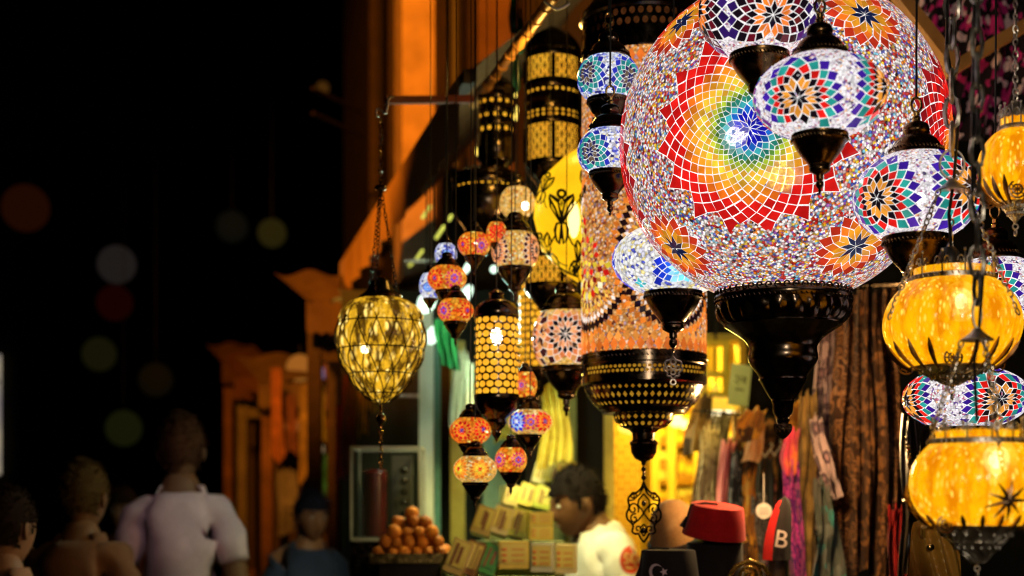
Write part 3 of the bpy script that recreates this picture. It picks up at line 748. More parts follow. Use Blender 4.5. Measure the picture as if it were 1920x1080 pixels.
# ---- pierced black lanterns
def pierced_lantern(label, cx, d, rows, hw, ytop, ybot, capy):
    s = K * d; cy = (ytop + ybot) / 2; org = W(cx, cy, d); root = thing('pierced_lantern', label, 'lantern', org, LAMPS)
    r = hw * s
    def z(y): return (cy - y) * s
    m = MB(); y = ytop
    for kind, y0, y1, n in rows:
        if y0 > y: m.lathe([(r, z(y)), (r * 1.03, z(y + .2 * (y0 - y))), (r * 1.03, z(y0 - .2 * (y0 - y))), (r, z(y0))], 48)
        if kind == 'h': m.pierced(lambda q: r, z(y1), z(y0), n, .5, .62)
        else:
            rw = max(1, round((y1 - y0) / 22)); cs = n; hh_ = (z(y0) - z(y1)) / rw
            for i in range(cs):
                a0, a1 = 2 * PI * i / cs, 2 * PI * (i + 1) / cs
                def P(a, zz): return (r * math.cos(a), r * math.sin(a), zz)
                m.tube([P(a0, z(y0)), P(a0, z(y1))], .9 * s if i % 5 else 4 * s, 4)
                for j in range(rw):
                    zb = z(y1) + j * hh_; am = (a0 + a1) / 2
                    m.tube([P(a0, zb), P(am, zb + hh_ / 2), P(a1, zb + hh_)], .8 * s, 4); m.tube([P(a1, zb), P(am, zb + hh_ / 2), P(a0, zb + hh_)], .8 * s, 4)
                    m.tube([P(a0, zb), P(am, zb), P(a1, zb)], .8 * s, 4); m.ell(P(am, zb + hh_ / 2), (2.4 * s,) * 3, 6, 5); m.tube([P(am, zb), P(am, zb + hh_)], .7 * s, 4)
        y = y1
    m.lathe([(r, z(y)), (r * 1.03, z(y + 3)), (r * 1.02, z(ybot)), (r * .8, z(ybot + hw * .3)), (r * .5, z(ybot + hw * .7)), (r * .15, z(ybot + hw * 1.1)), (0, z(ybot + hw * 1.3))], 48)
    m.lathe([(r, z(ytop)), (r * 1.08, z(ytop - 3)), (r * 1.05, z(ytop - 10)), (r * .95, z(capy + .6 * (ytop - capy))), (r * .7, z(capy + .3 * (ytop - capy))), (r * .35, z(capy + .1 * (ytop - capy))), (r * .2, z(capy)), (0, z(capy))], 48)
    m.build('body', BLACKM, root)
    g = MB(); g.lathe([(r * .9, z(ybot)), (r * .9, z(ytop))], 32); g.build('glow_liner', AMBWIN, root)
    hang(root, None, d, z(capy), s, 'cord', WIRE)
pierced_lantern('tall black pierced lantern with two amber lattice windows', 1036, 4.45, [('l', 116, 158, 20), ('h', 174, 184, 26), ('h', 214, 222, 26), ('h', 222, 230, 26), ('l', 242, 306, 20)], 51, 104, 318, 52)
pierced_lantern('black lantern with an amber lattice just left below the yellow painted globe', 1030, 4.3, [('l', 488, 534, 18)], 45, 470, 545, 425)
pierced_lantern('small dark lantern with scattered glowing holes under the wooden pole', 930, 4.5, [('h', 190, 202, 14), ('h', 216, 228, 12), ('h', 240, 254, 13)], 34, 176, 300, 140)
pierced_lantern('dark pierced metal lantern hanging above the far left cluster', 912, 4.4, [('h', 352, 358, 30)], 62, 340, 400, 310)

# ---- golden caged glass lamp
def caged_lamp():
    d = 3.75; cx, cy = 714, 640; s = K * d; org = W(cx, cy, d)
    root = thing('caged_lamp', 'pear shaped golden glass lamp in a wire cage, leftmost of all lamps', 'lamp', org, LAMPS)
    tiers = [(558, 34), (566, 56), (580, 72), (594, 78), (606, 75), (616, 79), (632, 82), (648, 80), (656, 75), (664, 76), (680, 72), (696, 64), (702, 56), (710, 54), (722, 48), (734, 39), (738, 32), (746, 26), (754, 15), (759, 0)]
    m = MB(); m.lathe([(r * s, (cy - y) * s) for y, r in tiers][::-1], 60, flute=(14, .07, -9, 9)); m.build('glass', crackle('lit_gold_glass', (1.0, .52, .02), (1.9, 1.3, .3), (.07, .03, .002), 1.25, .013, .75, 0, .07), root)
    w = MB(); rings = [(560, 42), (606, 78), (656, 79), (702, 60), (738, 35), (757, 6)]
    for k, (y, r) in enumerate(rings):
        w.ring((0, 0, (cy - y) * s), r * s * 1.02, 1.3 * s, 'Z', 40, 5)
    for k, ((y0, r0), (y1, r1)) in enumerate(zip(rings, rings[1:])):
        n = 14
        for i in range(n):
            for sg in (0, 1):
                a0 = 2 * PI * (i + .5 * (k % 2)) / n; a1 = 2 * PI * (i + .5 * (k % 2) + (.5 if sg else -.5)) / n
                pts = []
                for t in (0, .33, .66, 1):
                    aa = a0 + (a1 - a0) * t; rr = (r0 + (r1 - r0) * t) * 1.03 + 6 * math.sin(PI * t); pts.append((rr * s * math.cos(aa), rr * s * math.sin(aa), (cy - y0 - (y1 - y0) * t) * s))
                w.tube(pts, 1.2 * s, 5)
    w.build('wire_cage', BLACKM, root)
    t = MB(); t.lathe([(38 * s, (cy - 562) * s), (40 * s, (cy - 555) * s), (26 * s, (cy - 545) * s), (20 * s, (cy - 530) * s), (8 * s, (cy - 520) * s), (0, (cy - 518) * s)], 32); t.build('cap', BLACKM, root)
    t = MB(); z = lambda y: (cy - y) * s
    t.ell((0, 0, z(785)), (9 * s, 9 * s, 11 * s), 12, 8); t.tube([(0, 0, z(757)), (0, 0, z(800))], 3 * s, 8); t.chain((0, 0, z(796)), (0, 0, z(880)), 11 * s, 7 * s, 1.2 * s); t.build('tassel', BRONZE, root)
    ch = MB(); top = Vector((0, 0, z(352)))
    for an in (0.3, 2.4, 4.5): ch.chain(Vector((34 * s * math.cos(an), 34 * s * math.sin(an), z(556))), top, 10 * s, 6 * s, 1. * s)
    ch.ell(top, (12 * s, 12 * s, 6 * s), 12, 8); ch.chain(top, (0, 0, z(222)), 12 * s, 7 * s, 1.2 * s); ch.build('chain', BLACKM, root)
    hk = MB(); hk.tube([(x * s, 0, z(y)) for x, y in ((-2, 216), (-8, 220), (-9, 208), (-6, 203), (2, 208), (6, 214), (10, 212), (12, 200), (14, 186), (20, 180), (24, 182))], 2.2 * s, 8); hk.build('hook', SILVER, root)
    b = MB(); b.ell((-26 * s, -30 * s, (cy - 658) * s), (8 * s,) * 3, 12, 10); b.build('bulb', glow('lit_bulb_gold', (1, .86, .4), 14.), root)
caged_lamp()

# ---- amber crackle glass lamps with silver filigree
HALO_A = glow('halo_inner', (1, .78, .3), 5.0, alpha=.45); HALO_B = glow('halo_outer', (1, .62, .12), 2.0, alpha=.25)
AMBER = crackle('lit_amber_crackle', (1.0, .43, .002), (1.35, .85, .1), (.76, .22, .001), 1.12, .0056, .88, 20)
def amber_lamp(label, cx, d, yt, yb, hw, rimhw, cone_y, cone=True, star=False, bulb=None, chains=True, hang_px=None, foot=True, socket=None):
    s = K * d; yc = (yt + yb) / 2; org = W(cx, yc, d); root = thing('amber_lamp', label, 'lamp', org, LAMPS)
    a = hw * s; hh = (yb - yt) / 2 * s; cz = hh / math.sqrt(1 - (rimhw / hw) ** 2); p0 = math.asin(hh / cz)
    m = MB(); m.lathe([(a * math.cos(-p0 + 2 * p0 * i / 28), cz * math.sin(-p0 + 2 * p0 * i / 28)) for i in range(29)], 120, flute=(20, .035, -9, 9)); m.build('glass', AMBER, root)
    rt = rimhw * s
    c = MB()                                                 # gallery of scrolls round the top
    c.lathe([(rt * .98, hh - .004), (rt * 1.05, hh - .002), (rt * 1.05, hh + 6 * s), (rt * 1.0, hh + 8 * s)], 48); c.rope(rt * 1.05, hh + 3 * s, 44, 2.4 * s)
    n = 12
    for i in range(n):
        an = 2 * PI * i / n; R = Matrix.Rotation(an, 3, 'Z')
        for sg in (1, -1):
            pts = []
            for k in range(14):
                t = k / 13 * 2.3 * PI; rr = (13 - 4.3 * k / 4) * s if k < 10 else 3 * s
                pts.append(R @ Vector((rt * 1.02, sg * (7 * s + rr * .55 * math.cos(t)) , hh + 9 * s + 16 * s + rr * math.sin(t) )))
            c.tube(pts, 1.5 * s, 5)
        c.tube([R @ Vector((rt * 1.02, 0, hh + 6 * s)), R @ Vector((rt * 1.02, 0, hh + 44 * s))], 1.6 * s, 5); c.ell(R @ Vector((rt * 1.02, 0, hh + 46 * s)), (3 * s,) * 3, 6, 5)
    c.build('crown', SILVER, root)
    g = MB(); g.lathe([(rt * .9, hh), (rt * .92, hh + 22 * s)], 40); g.build('glass_neck', AMBER, root)
    orn = MB()
    angs = [-PI / 2 + .12, -PI / 2 + .12 + 2 * PI / 3, -PI / 2 + .12 + 4 * PI / 3] if star else [PI + .25, PI + .25 + 2 * PI / 3, PI + .25 + 4 * PI / 3]
    anch = []
    for an in angs:
        R = Matrix.Rotation(an, 3, 'Z'); zz = -.3 * cz if star else -.12 * cz; rr = a * math.sqrt(1 - (zz / cz) ** 2) + .004
        ctr = R @ Vector((rr, 0, zz)); anch.append(R @ Vector((a * 1.02 + .003, 0, .05 * cz)) if not star else ctr)
        if star:
            for k in range(9):
                t = 2 * PI * k / 9; e = Vector((-.012 if math.sin(t) < 0 else .004, 38 * s * math.cos(t), 36 * s * math.sin(t)))
                orn.tube([ctr + R @ Vector((.004, 0, 0)), ctr + R @ (e * .5 + Vector((.006, 0, 0))), ctr + R @ e], [4.2 * s, 3.2 * s, .9 * s], 5)
            orn.ell(ctr, (5 * s,) * 3, 8, 6)
        for k in range(5):                                   # leaves of the lower basket
            t = (k - 2) * .34; zz2 = -.55 * cz; R2 = Matrix.Rotation(an + t, 3, 'Z')
            P = []
            for q in range(6):
                ph = -.35 - (p0 - .3) * q / 5 if not star else -.55 - (p0 - .5) * q / 5
                P.append(R2 @ Vector(((a + .004) * math.cos(ph), 0, (cz + .004) * math.sin(ph))))
            orn.tube(P, [1 * s, 4 * s, 5 * s, 4 * s, 3 * s, 2 * s], 5)
        R2 = Matrix.Rotation(an + PI / 3, 3, 'Z'); ph = -.75
        cc = R2 @ Vector(((a + .005) * math.cos(ph), 0, (cz + .004) * math.sin(ph)))
        for q in range(2): orn.ring(cc, (16 - 7 * q) * s, 2 * s, 'Y', 14, 5)
        for q in range(4):
            t = q * PI / 4; orn.tube([cc + Vector((16 * s * math.cos(t), 0, 16 * s * math.sin(t) * .8)), cc - Vector((16 * s * math.cos(t), 0, 16 * s * math.sin(t) * .8))], 1.3 * s, 4)
    orn.build('ornament', COPPERY, root)
    if foot:
        f = MB(); rb = rimhw * s; zb = -hh
        n = 16
        f.ring((0, 0, zb), rb * .98, 3 * s, 'Z', 40, 6)
        L = 70 * s if cone else 34 * s
        f.lathe([(rb * .92, zb - .001), (rb * .55, zb - L * .45), (rb * .12, zb - L)], 32)
        f.ring((0, 0, zb - L * .45), rb * .57, 2.2 * s, 'Z', 32, 5)
        for i in range(n):
            an = 2 * PI * i / n; R = Matrix.Rotation(an, 3, 'Z')
            f.tube([R @ Vector((rb * (.98 - .84 * t), rb * .1 * math.sin(t * 9), zb - L * t)) for t in [k / 9 for k in range(10)]], 1.6 * s, 5)
            for kk in (.25, .6): f.ell(R @ Vector((rb * (.98 - .84 * kk), rb * .12, zb - L * kk)), (3.5 * s, 3.5 * s, 5 * s), 6, 5)
        f.ell((0, 0, zb - L), (5 * s, 5 * s, 6 * s), 8, 6); f.ring((0, 0, zb - L - 11 * s), 5 * s, 1.6 * s)
        f.ring((0, 0, zb - L - 22 * s), 6 * s, 1.6 * s, 'X')
        f.build('foot', SILVER, root)
    if chains:
        zc = (yc - cone_y) * s
        q = MB(); q.lathe([(30 * s, zc - 7 * s), (31 * s, zc - 5 * s), (24 * s, zc), (12 * s, zc + 9 * s), (7 * s, zc + 16 * s), (0, zc + 17 * s)], 28); q.lathe([(30 * s, zc - 7 * s), (0, zc - 4 * s)], 28); q.build('canopy_cone', SILVER, root)
        c = MB()
        for an, P in zip(angs, anch):
            c.chain(Vector((27 * s * math.cos(an), 27 * s * math.sin(an), zc - 6 * s)), P, 15 * s, 9.5 * s, 1.8 * s)
        c.ring((0, 0, zc + 44 * s), 27 * s, 2.4 * s, 'Y', 24, 6, .85 if not star else .3)
        c.chain((0, 0, zc + 66 * s), (0, 0, ROOFZ - org.z), 64 * s, 27 * s, 4.3 * s); c.build('chain', SILVER, root)
        fx = MB(); top = Vector((11 * s, 8 * s, ROOFZ - org.z)); fx.tube([Vector((0, 0, hh + 40 * s)), Vector((-6 * s, 0, zc - 50 * s)), Vector((4 * s, 0, zc + 20 * s)), Vector((13 * s, 0, zc + 140 * s)), Vector((-10 * s, 0, zc + 260 * s)), top], 3.2 * s, 6); fx.build('flex', WIRE, root)
    else:
        c = MB(); c.lathe([(rt * 1.1, hh + 22 * s), (rt * .8, hh + 40 * s), (rt * .3, hh + 52 * s), (0, hh + 56 * s)], 24); c.chain((0, 0, hh + 54 * s), (0, 0, ROOFZ - org.z), 15 * s, 9 * s, 1.8 * s); c.build('chain', SILVER, root)
    if socket:
        k = MB(); R = Matrix.Rotation(socket, 3, 'Y'); k.lathe([(0, hh + 64 * s), (12 * s, hh + 62 * s), (19 * s, hh + 52 * s), (21 * s, hh + 40 * s), (21 * s, hh - 10 * s), (0, hh - 12 * s)], 20); k.xf(Matrix.Translation((6 * s, 0, 0))); k.xf(Matrix.Rotation(socket, 4, 'Y')); k.build('lamp_holder', plain('black_bakelite', (.02, .02, .022), rough=.35, bs=0), root)
    if bulb:
        b = MB(); dv = bulbpos(org, a, cz, bulb[0], bulb[1], .05)
        b.ell(dv, (bulb[2] * .62 * s, bulb[2] * .62 * s, bulb[2] * s * .75), 14, 10); b.build('bulb', glow('lit_bulb_amber', (1, .88, .5), 11.), root)
        fr_ = MB()
        for k_, e_ in ((1.1, 1), (1.7, 0)): fr_.ell(dv, (bulb[2] * k_ * s, bulb[2] * k_ * s, bulb[2] * k_ * s * 1.15), 18, 12, e_)
        fr_.build('bulb_halo', [HALO_B, HALO_A], root)  # added glowing shells that imitate a soft halo round the bulb
amber_lamp('middle of the three amber crackle glass lamps, silver scroll crown on top', 1785, 2.5, 526, 688, 125, 76, 352, cone=False, bulb=(1802, 565, 19), socket=-.09)
amber_lamp('lowest amber crackle glass lamp with a copper star on its belly', 1832, 2.2, 830, 985, 122, 82, 632, star=True, bulb=(1868, 862, 22))
amber_lamp('smallest amber crackle glass lamp, at the right edge of the photo', 1904, 2.5, 244, 380, 68, 28, 120, cone=False, chains=False, foot=True, bulb=None)
# ================================================================ the street and the shops
SD = Vector((-.229, 1, 0)).normalized()          # direction of the street
def FX(d, off=0.): return .103 + off - .229 * (d - 3.65)
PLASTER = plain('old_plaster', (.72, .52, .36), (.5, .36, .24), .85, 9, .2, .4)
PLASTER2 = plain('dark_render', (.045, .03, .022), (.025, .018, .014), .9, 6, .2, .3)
DARKWOOD = plain('dark_stained_wood', (.045, .025, .014), (.022, .012, .007), .6, 18, .3, .3)
BLACKWALL = plain('unlit_black_wall', (.012, .010, .009), (.02, .016, .012), .9, 5, .1, .3)  # near-black colour stands in for the lack of light on these walls
CREAM = plain('cream_paint', (.72, .58, .26), (.6, .46, .18), .6, 8, .3, .15)
WHITEP = plain('white_laminate', (.68, .74, .66), (.55, .62, .52), .4, 10, .4, .05)
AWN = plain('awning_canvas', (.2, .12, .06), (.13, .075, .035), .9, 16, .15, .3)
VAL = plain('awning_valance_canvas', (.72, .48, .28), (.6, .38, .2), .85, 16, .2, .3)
PIPEM = plain('drain_pipe_paint', (.02, .016, .014), rough=.5)
g = MB(); g.grid(lambda u, v: (-60 + 120 * u, -10 + 130 * v, 0), 8, 8)
m_, nt, b_ = newmat('stone_paving'); br = nd(nt, 'ShaderNodeTexBrick'); br.inputs['Scale'].default_value = 2.2; nt.links.new(coord(nt), br.inputs['Vector'])
br.inputs['Color1'].default_value = rgba((.12, .11, .1)); br.inputs['Color2'].default_value = rgba((.08, .075, .07)); br.inputs['Mortar'].default_value = rgba((.03, .03, .03))
nt.links.new(br.outputs[0], b_.inputs['Base Color']); b_.inputs['Roughness'].default_value = .45
struct('street', g, m_)

def wallq(mb, p0, p1, z0, z1, t=.12, m=0):
    """vertical wall slab between two ground points"""
    p0, p1 = Vector((p0[0], p0[1], 0)), Vector((p1[0], p1[1], 0)); d = (p1 - p0).normalized(); n = Vector((-d.y, d.x, 0)) * t
    mb.hexa([Vector((q.x, q.y, z0)) for q in (p0, p1, p1 + n, p0 + n)] + [Vector((q.x, q.y, z1)) for q in (p0, p1, p1 + n, p0 + n)], m)
# --- house with the sodium lit facade
h = thing('town_house', 'old plastered house with an orange lit pilaster and a dark drain pipe above the awning', 'building', (FX(8, .5), 8, 0))
o = h.location
def L(p): return Vector(p) - o
def fac(d, off=.5): return (FX(d, off) - o.x, d - o.y)
mb = MB()
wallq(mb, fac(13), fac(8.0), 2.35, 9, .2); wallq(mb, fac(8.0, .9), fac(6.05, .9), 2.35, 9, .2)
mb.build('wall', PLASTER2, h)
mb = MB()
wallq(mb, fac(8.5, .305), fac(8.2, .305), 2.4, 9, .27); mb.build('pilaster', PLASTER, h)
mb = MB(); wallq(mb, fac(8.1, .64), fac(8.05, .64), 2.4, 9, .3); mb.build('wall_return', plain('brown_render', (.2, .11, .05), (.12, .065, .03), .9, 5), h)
mb = MB(); q = fac(8.03, .584); mb.tube([(q[0], q[1], 2.3), (q[0], q[1], 9)], .062, 14)
for zz in (3.3, 4.9, 6.5): mb.tube([(q[0], q[1], zz), (q[0], q[1], zz + .05)], .078, 14)
mb.build('drain_pipe', PIPEM, h)
mb = MB(); wallq(mb, fac(10.35, .45), fac(9.5, .45), 3.4, 5.6, .08); f = mb.build('window', plain('dark_window_glass', (.01, .01, .012), rough=.1), h)
mb = MB()
for dd in (10.4, 9.42): wallq(mb, fac(dd + .08, .4), fac(dd, .4), 3.3, 5.7, .1)
mb.build('window_frame', DARKWOOD, f); 
mb = MB()
for zz in (3.95, 4.1): 
    pa, pb = fac(9.2, .3), fac(7.4, .1)
    mb.tube([(pa[0] - .1, pa[1], zz), (pb[0] - .55, pb[1] + 1.2, zz - .02)], .012, 6)
mb.build('bracket', PIPEM, h)
# --- awning over the next stall
aw = thing('awning', 'canvas awning with an orange lit valance running down the street', 'awning', (FX(6.5), 6.5, 2.6))
o = aw.location
mb = MB()
zt = 2.76
def AP(d, off, z): return Vector((FX(d, off), d, z)) - o
nseg = 24
def awn(u, v):
    d = 4.5 + 3.5 * u; off = -.06 + .62 * v
    return AP(d, off, 2.92 + .55 * v - .03 * math.sin(PI * v) - .012 * math.sin(u * 40) * v)
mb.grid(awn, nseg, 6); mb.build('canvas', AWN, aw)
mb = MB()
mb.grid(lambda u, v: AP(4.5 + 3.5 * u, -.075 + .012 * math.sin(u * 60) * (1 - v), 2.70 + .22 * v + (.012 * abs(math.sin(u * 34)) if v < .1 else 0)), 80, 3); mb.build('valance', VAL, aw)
mb = MB(); mb.beam(AP(4.45, -.05, 2.9), AP(8.05, -.05, 2.9), .04, .04); mb.beam(AP(8., -.05, 2.66), AP(8., .6, 2.92), .06, .05); mb.build('frame', DARKWOOD, aw)
LAMPSTRIP = glow('lit_strip_lamp', (.8, .8, .12), .9)
for i, (x0, y0, x1, y1, d) in enumerate(((792, 408, 806, 388, 5.6), (782, 484, 792, 470, 5.9), (768, 498, 776, 489, 6.3), (818, 446, 832, 425, 5.5), (842, 412, 846, 405, 5.4))):
    mb = MB(); a_, b2 = W(x0, y0, d + .15), W(x1, y1, d); mb.tube([a_, b2], .007, 8)
    tag(mb.build('strip_lamp', LAMPSTRIP), ('longest yellow green strip lamp under the awning', 'lowest but one strip lamp under the awning', 'strip lamp at the low end of the awning', 'thin strip lamp beside the longest one', 'short stub of strip lamp nearest the lanterns')[i], 'lamp', 'strip lamps under the awning')
# --- far stalls down the street
def stall(label, d, px0, px1, ytop, ybot, awc, body, glowc=None):
    root = thing('market_stall', label, 'stall', W((px0 + px1) / 2, 950, d) * 1, 'stalls farther down the street'); root.location.z = 0; o = root.location
    z = lambda y: EYE + (HY - y) * K * d
    x0, x1 = (px0 - 960) * K * d, (px1 - 960) * K * d
    mb = MB(); mb.grid(lambda u, v: (x0 + (x1 - x0) * u - o.x - .25 * v, -.5 * (1 - v) + .2, z(ytop) - .02 * math.sin(u * 9) - (1 - v) * .22), 10, 4)
    mb.grid(lambda u, v: (x0 + (x1 - x0) * u - o.x, -.31, z(ytop) - .22 - .16 * v - .02 * abs(math.sin(u * 22))), 30, 2); mb.build('awning', awc, root)
    mb = MB(); w = x1 - x0
    for xx in (x0 + .06 * w, x1 - .06 * w): mb.box((xx - o.x, -.15, z(ytop) / 2 - .1), (.07, .07, z(ytop) - .2))
    mb.box(((x0 + x1) / 2 - o.x, -.1, z(ytop) - .46), (w * .9, .1, .12)); mb.build('frame', body, root)
    mb = MB(); mb.box(((x0 + x1) / 2 - o.x, .55, z(ytop) / 2 - .05), (w * 1., .06, z(ytop) - .1)); mb.build('back_panel', DARKWOOD, root)
    mb = MB(); mb.box(((x0 + x1) / 2 - o.x, .1, .5), (w * .9, .5, 1.)); mb.build('counter', body, root)
    return root
ORW = plain('orange_stained_wood', (.2, .1, .04), (.1, .05, .02), .8, 8)
stall('nearest far stall with an orange wooden frame, goods hung in its back', 9.5, 500, 655, 660, 1080, plain('ochre_canvas', (.13, .09, .045), (.08, .055, .03), .9, 8), ORW)
stall('farthest stall with a dim orange awning at the dark end of the row', 12.5, 430, 520, 640, 1080, plain('rust_canvas', (.11, .06, .03), (.07, .035, .02), .9, 8), ORW)
stall('stall with a brown awning behind the golden caged lamp', 7.6, 590, 720, 500, 1080, plain('brown_canvas', (.12, .08, .045), (.08, .05, .03), .9, 8), DARKWOOD)
def cloth(name, label, px0, px1, y0, y1, d, mat, cat='scarf', group=None, folds=5, amp=.02, top=None, skew=0., taper=1., nv=24, wob=1.0, back=0., seed=None):
    """a hanging cloth: folds run down it, the hem is uneven"""
    rnd = random.Random(seed if seed is not None else int(px0 * 7 + y0)); o = W((px0 + px1) / 2, y0, d); s = K * d
    ph = [rnd.uniform(0, 6.28) for _ in range(6)]; w = (px1 - px0) * s; h = (y1 - y0) * s
    def fn(u, v):
        q = u - .5
        wid = w * (.8 + .3 * v ** .7) * (1 + (taper - 1) * v) * (1 + .09 * wob * math.sin(v * 5 + ph[0]))
        fold = math.sin(u * folds * 2 * PI + ph[1] + 1.6 * math.sin(v * 3.2 + ph[2])) * amp * (.5 + .6 * v) + .5 * amp * math.sin(u * folds * 4.7 * PI + ph[3] + v * 4) + .4 * amp * math.sin(v * 9 + ph[4] + u * 3)
        x = q * wid + skew * s * v + .06 * wob * math.sin(v * 4.5 + ph[4]) * w
        return (x, fold + back * v, -h * v * (1 + .05 * math.sin(u * 5 + ph[5])) - (.10 * w * abs(2 * q) ** 2 if v < .02 else 0) + (.012 * math.cos(u * folds * 2 * PI) if v < .01 else 0))
    nu = max(24, int(folds * 10)); mb = MB(); mb.grid(fn, nu, nv); k = len(mb.f)
    n0 = len(mb.v); mb.v += [(x, y + .0025, z) for x, y, z in mb.v[:n0]]
    for f in list(mb.f): mb.face([i + n0 for i in f][::-1], 0, True)
    return tag(mb.build(name, mat, None, o, sharp=0), label, cat, group)
stall('middle far stall with a red brown awning and a pale counter', 10.6, 455, 575, 655, 1080, plain('red_brown_canvas', (.1, .045, .03), (.07, .03, .02), .9, 8), plain('greyed_wood', (.14, .13, .11), (.09, .085, .07), .7, 8))
# goods hung in the far stalls (each blurred in the photo)
for i, (x0, x1, y0, y1, c, lb) in enumerate(((508, 530, 690, 860, (.5, .2, .05), 'orange brown cloth at the far stall left post'), (536, 556, 740, 850, (.25, .1, .05), 'dark rust cloth inside the far stall'), (560, 584, 720, 900, (.4, .3, .1), 'sand coloured cloth inside the far stall'), (630, 646, 760, 900, (.5, .04, .03), 'red cloth low beside the rust one'),(610, 632, 640, 770, (.4, .25, .45), 'mauve cloth hung in the far stall'), (588, 612, 720, 830, (.3, .3, .06), 'olive cloth hung in the far stall'), (640, 668, 700, 880, (.36, .08, .03), 'rust red cloth beside the far stall'), (668, 690, 660, 820, (.6, .42, .03), 'yellow cloth left of the caged lamp'), (604, 626, 850, 930, (.03, .3, .36), 'teal cloth low in the far stall'), (520, 560, 880, 1000, (.3, .3, .28), 'grey cloth at the far stall foot'), (690, 712, 650, 770, (.55, .45, .03), 'bright yellow cloth under the caged lamp'))):
    cloth('hanging_cloth', lb, x0, x1, y0, y1, 8.9 if x0 < 630 else 6.9, fabric('cloth_dye_%d' % i, [c, tuple(q * .6 for q in c)], 12), 'cloth', 'cloths hung in the far stalls', 3, .02)
# --- wooden pole, iron arm, braces
mb = MB(); a_, b2 = W(1040, -8, 3.62), W(888, 196, 4.62); mb.tube([a_, a_ + (b2 - a_) * .5 + Vector((0, 0, .004)), b2], .015, 10)
for k in range(9): q = a_ + (b2 - a_) * (.08 + .1 * k); mb.tube([q, q + (b2 - a_) * .012], .0175, 10)
solo('wooden_pole', mb, WOOD, 'slanting wooden pole holding up the front of the lamp stall', 'pole')
mb = MB(); mb.beam(W(722, 188, 4.35), W(886, 186, 4.5), .02, .022); solo('iron_arm', mb, plain('oxide_red_paint', (.16, .03, .018), rough=.5), 'dark red iron arm that carries the golden caged lamp', 'bracket')
mb = MB(); mb.tube([W(x, y, 3.6) for x, y in ((1020, 2), (1030, 10), (1044, 18), (1056, 14), (1068, 6))], .004, 6); solo('steel_hook', mb, SILVER, 'bent steel hook at the top of the wooden pole', 'hook')
mb = MB(); mb.beam(W(1680, -15, 3.75), W(1792, 128, 3.75), .05, .03); solo('wooden_brace', mb, WOOD, 'wooden brace slanting down to the right behind the big globe', 'brace', None, 'roof braces of the lamp stall')
mb = MB(); mb.beam(W(1768, 140, 3.8), W(1925, 46, 3.8), .055, .03); solo('wooden_brace', mb, WOOD, 'wooden brace rising to the right edge in front of pink fabric', 'brace', None, 'roof braces of the lamp stall')
# --- stall roof (above the frame) that the lamps hang from
rf = thing('stall_roof', 'dark plank roof the lamps hang from', 'roof', (1.2, 3.2, ROOFZ))
mb = MB(); mb.box((-.2, .05, .06), (3.4, 2.6, .06)); mb.build('deck', DARKWOOD, rf)
mb = MB()
for k in range(6): mb = MB(); mb.beam((-1.9, -1.1 + .45 * k, .0), (1.5, -1.1 + .45 * k, .0), .05, .06); mb.build('rafter', DARKWOOD, rf)
# --- shop front behind the lamps, with the bright yellow room
D0 = 6.0
def X(px, d=D0): return (px - 960) * K * d
def Z(py, d=D0): return EYE + (HY - py) * K * d
sf = thing('shop_front', 'dark shop front behind the lamps with a doorway into a bright yellow room', 'building', (X(1250), D0, 0)); o = sf.location
mb = MB()
def slab(x0, x1, z0, z1, y0=0., y1=.12): mb.box(((x0 + x1) / 2 - o.x, (y0 + y1) / 2, (z0 + z1) / 2), (x1 - x0, y1 - y0, z1 - z0))
slab(X(985), X(2400), Z(632), 6); slab(X(985), X(1132), 0, Z(632)); slab(X(1392), X(2400), 0, Z(632))
mb.build('wall', BLACKWALL, sf)
mb = MB(); slab(X(1132), X(1150), 0, Z(632), -.04, .1); slab(X(1150), X(1392), Z(640), Z(628), -.04, .1); slab(X(1384), X(1396), 0, Z(632), -.04, .1); mb.build('door_frame', plain('yellow_paint', (.62, .46, .07), (.5, .36, .05), .5), sf)
mb = MB()
slab(X(1080), X(1400) + .5, 0, 3.0, 2.3, 2.4); slab(X(1080) - .1, X(1080), 0, 3, .13, 2.3); slab(X(1400) + .5, X(1400) + .6, 0, 3, .13, 2.3); slab(X(1080) - .1, X(1400) + .6, 2.75, 2.85, .13, 2.4)
mb.build('room_wall', CREAM, sf)
mb = MB(); slab(X(1080), X(1400) + .5, .004, .02, .1, 2.3); mb.build('room_floor', plain('floor_boards', (.3, .18, .07)), sf)
m_, nt, b_ = newmat('room_brick'); br = nd(nt, 'ShaderNodeTexBrick'); br.inputs['Scale'].default_value = 8
mp = nd(nt, 'ShaderNodeMapping'); mp.inputs['Rotation'].default_value = (PI / 2, 0, 0); nt.links.new(coord(nt), mp.inputs[0]); nt.links.new(mp.outputs[0], br.inputs['Vector'])
br.inputs['Color1'].default_value = rgba((.34, .2, .06)); br.inputs['Color2'].default_value = rgba((.26, .15, .05)); br.inputs['Mortar'].default_value = rgba((.5, .4, .2)); nt.links.new(br.outputs[0], b_.inputs['Base Color']); b_.inputs['Roughness'].default_value = .8
mb = MB(); slab(X(1155, 7.2), X(1205, 7.2), 0, 2.7, 1.3, 1.5); mb.build('brick_pier', m_, sf)
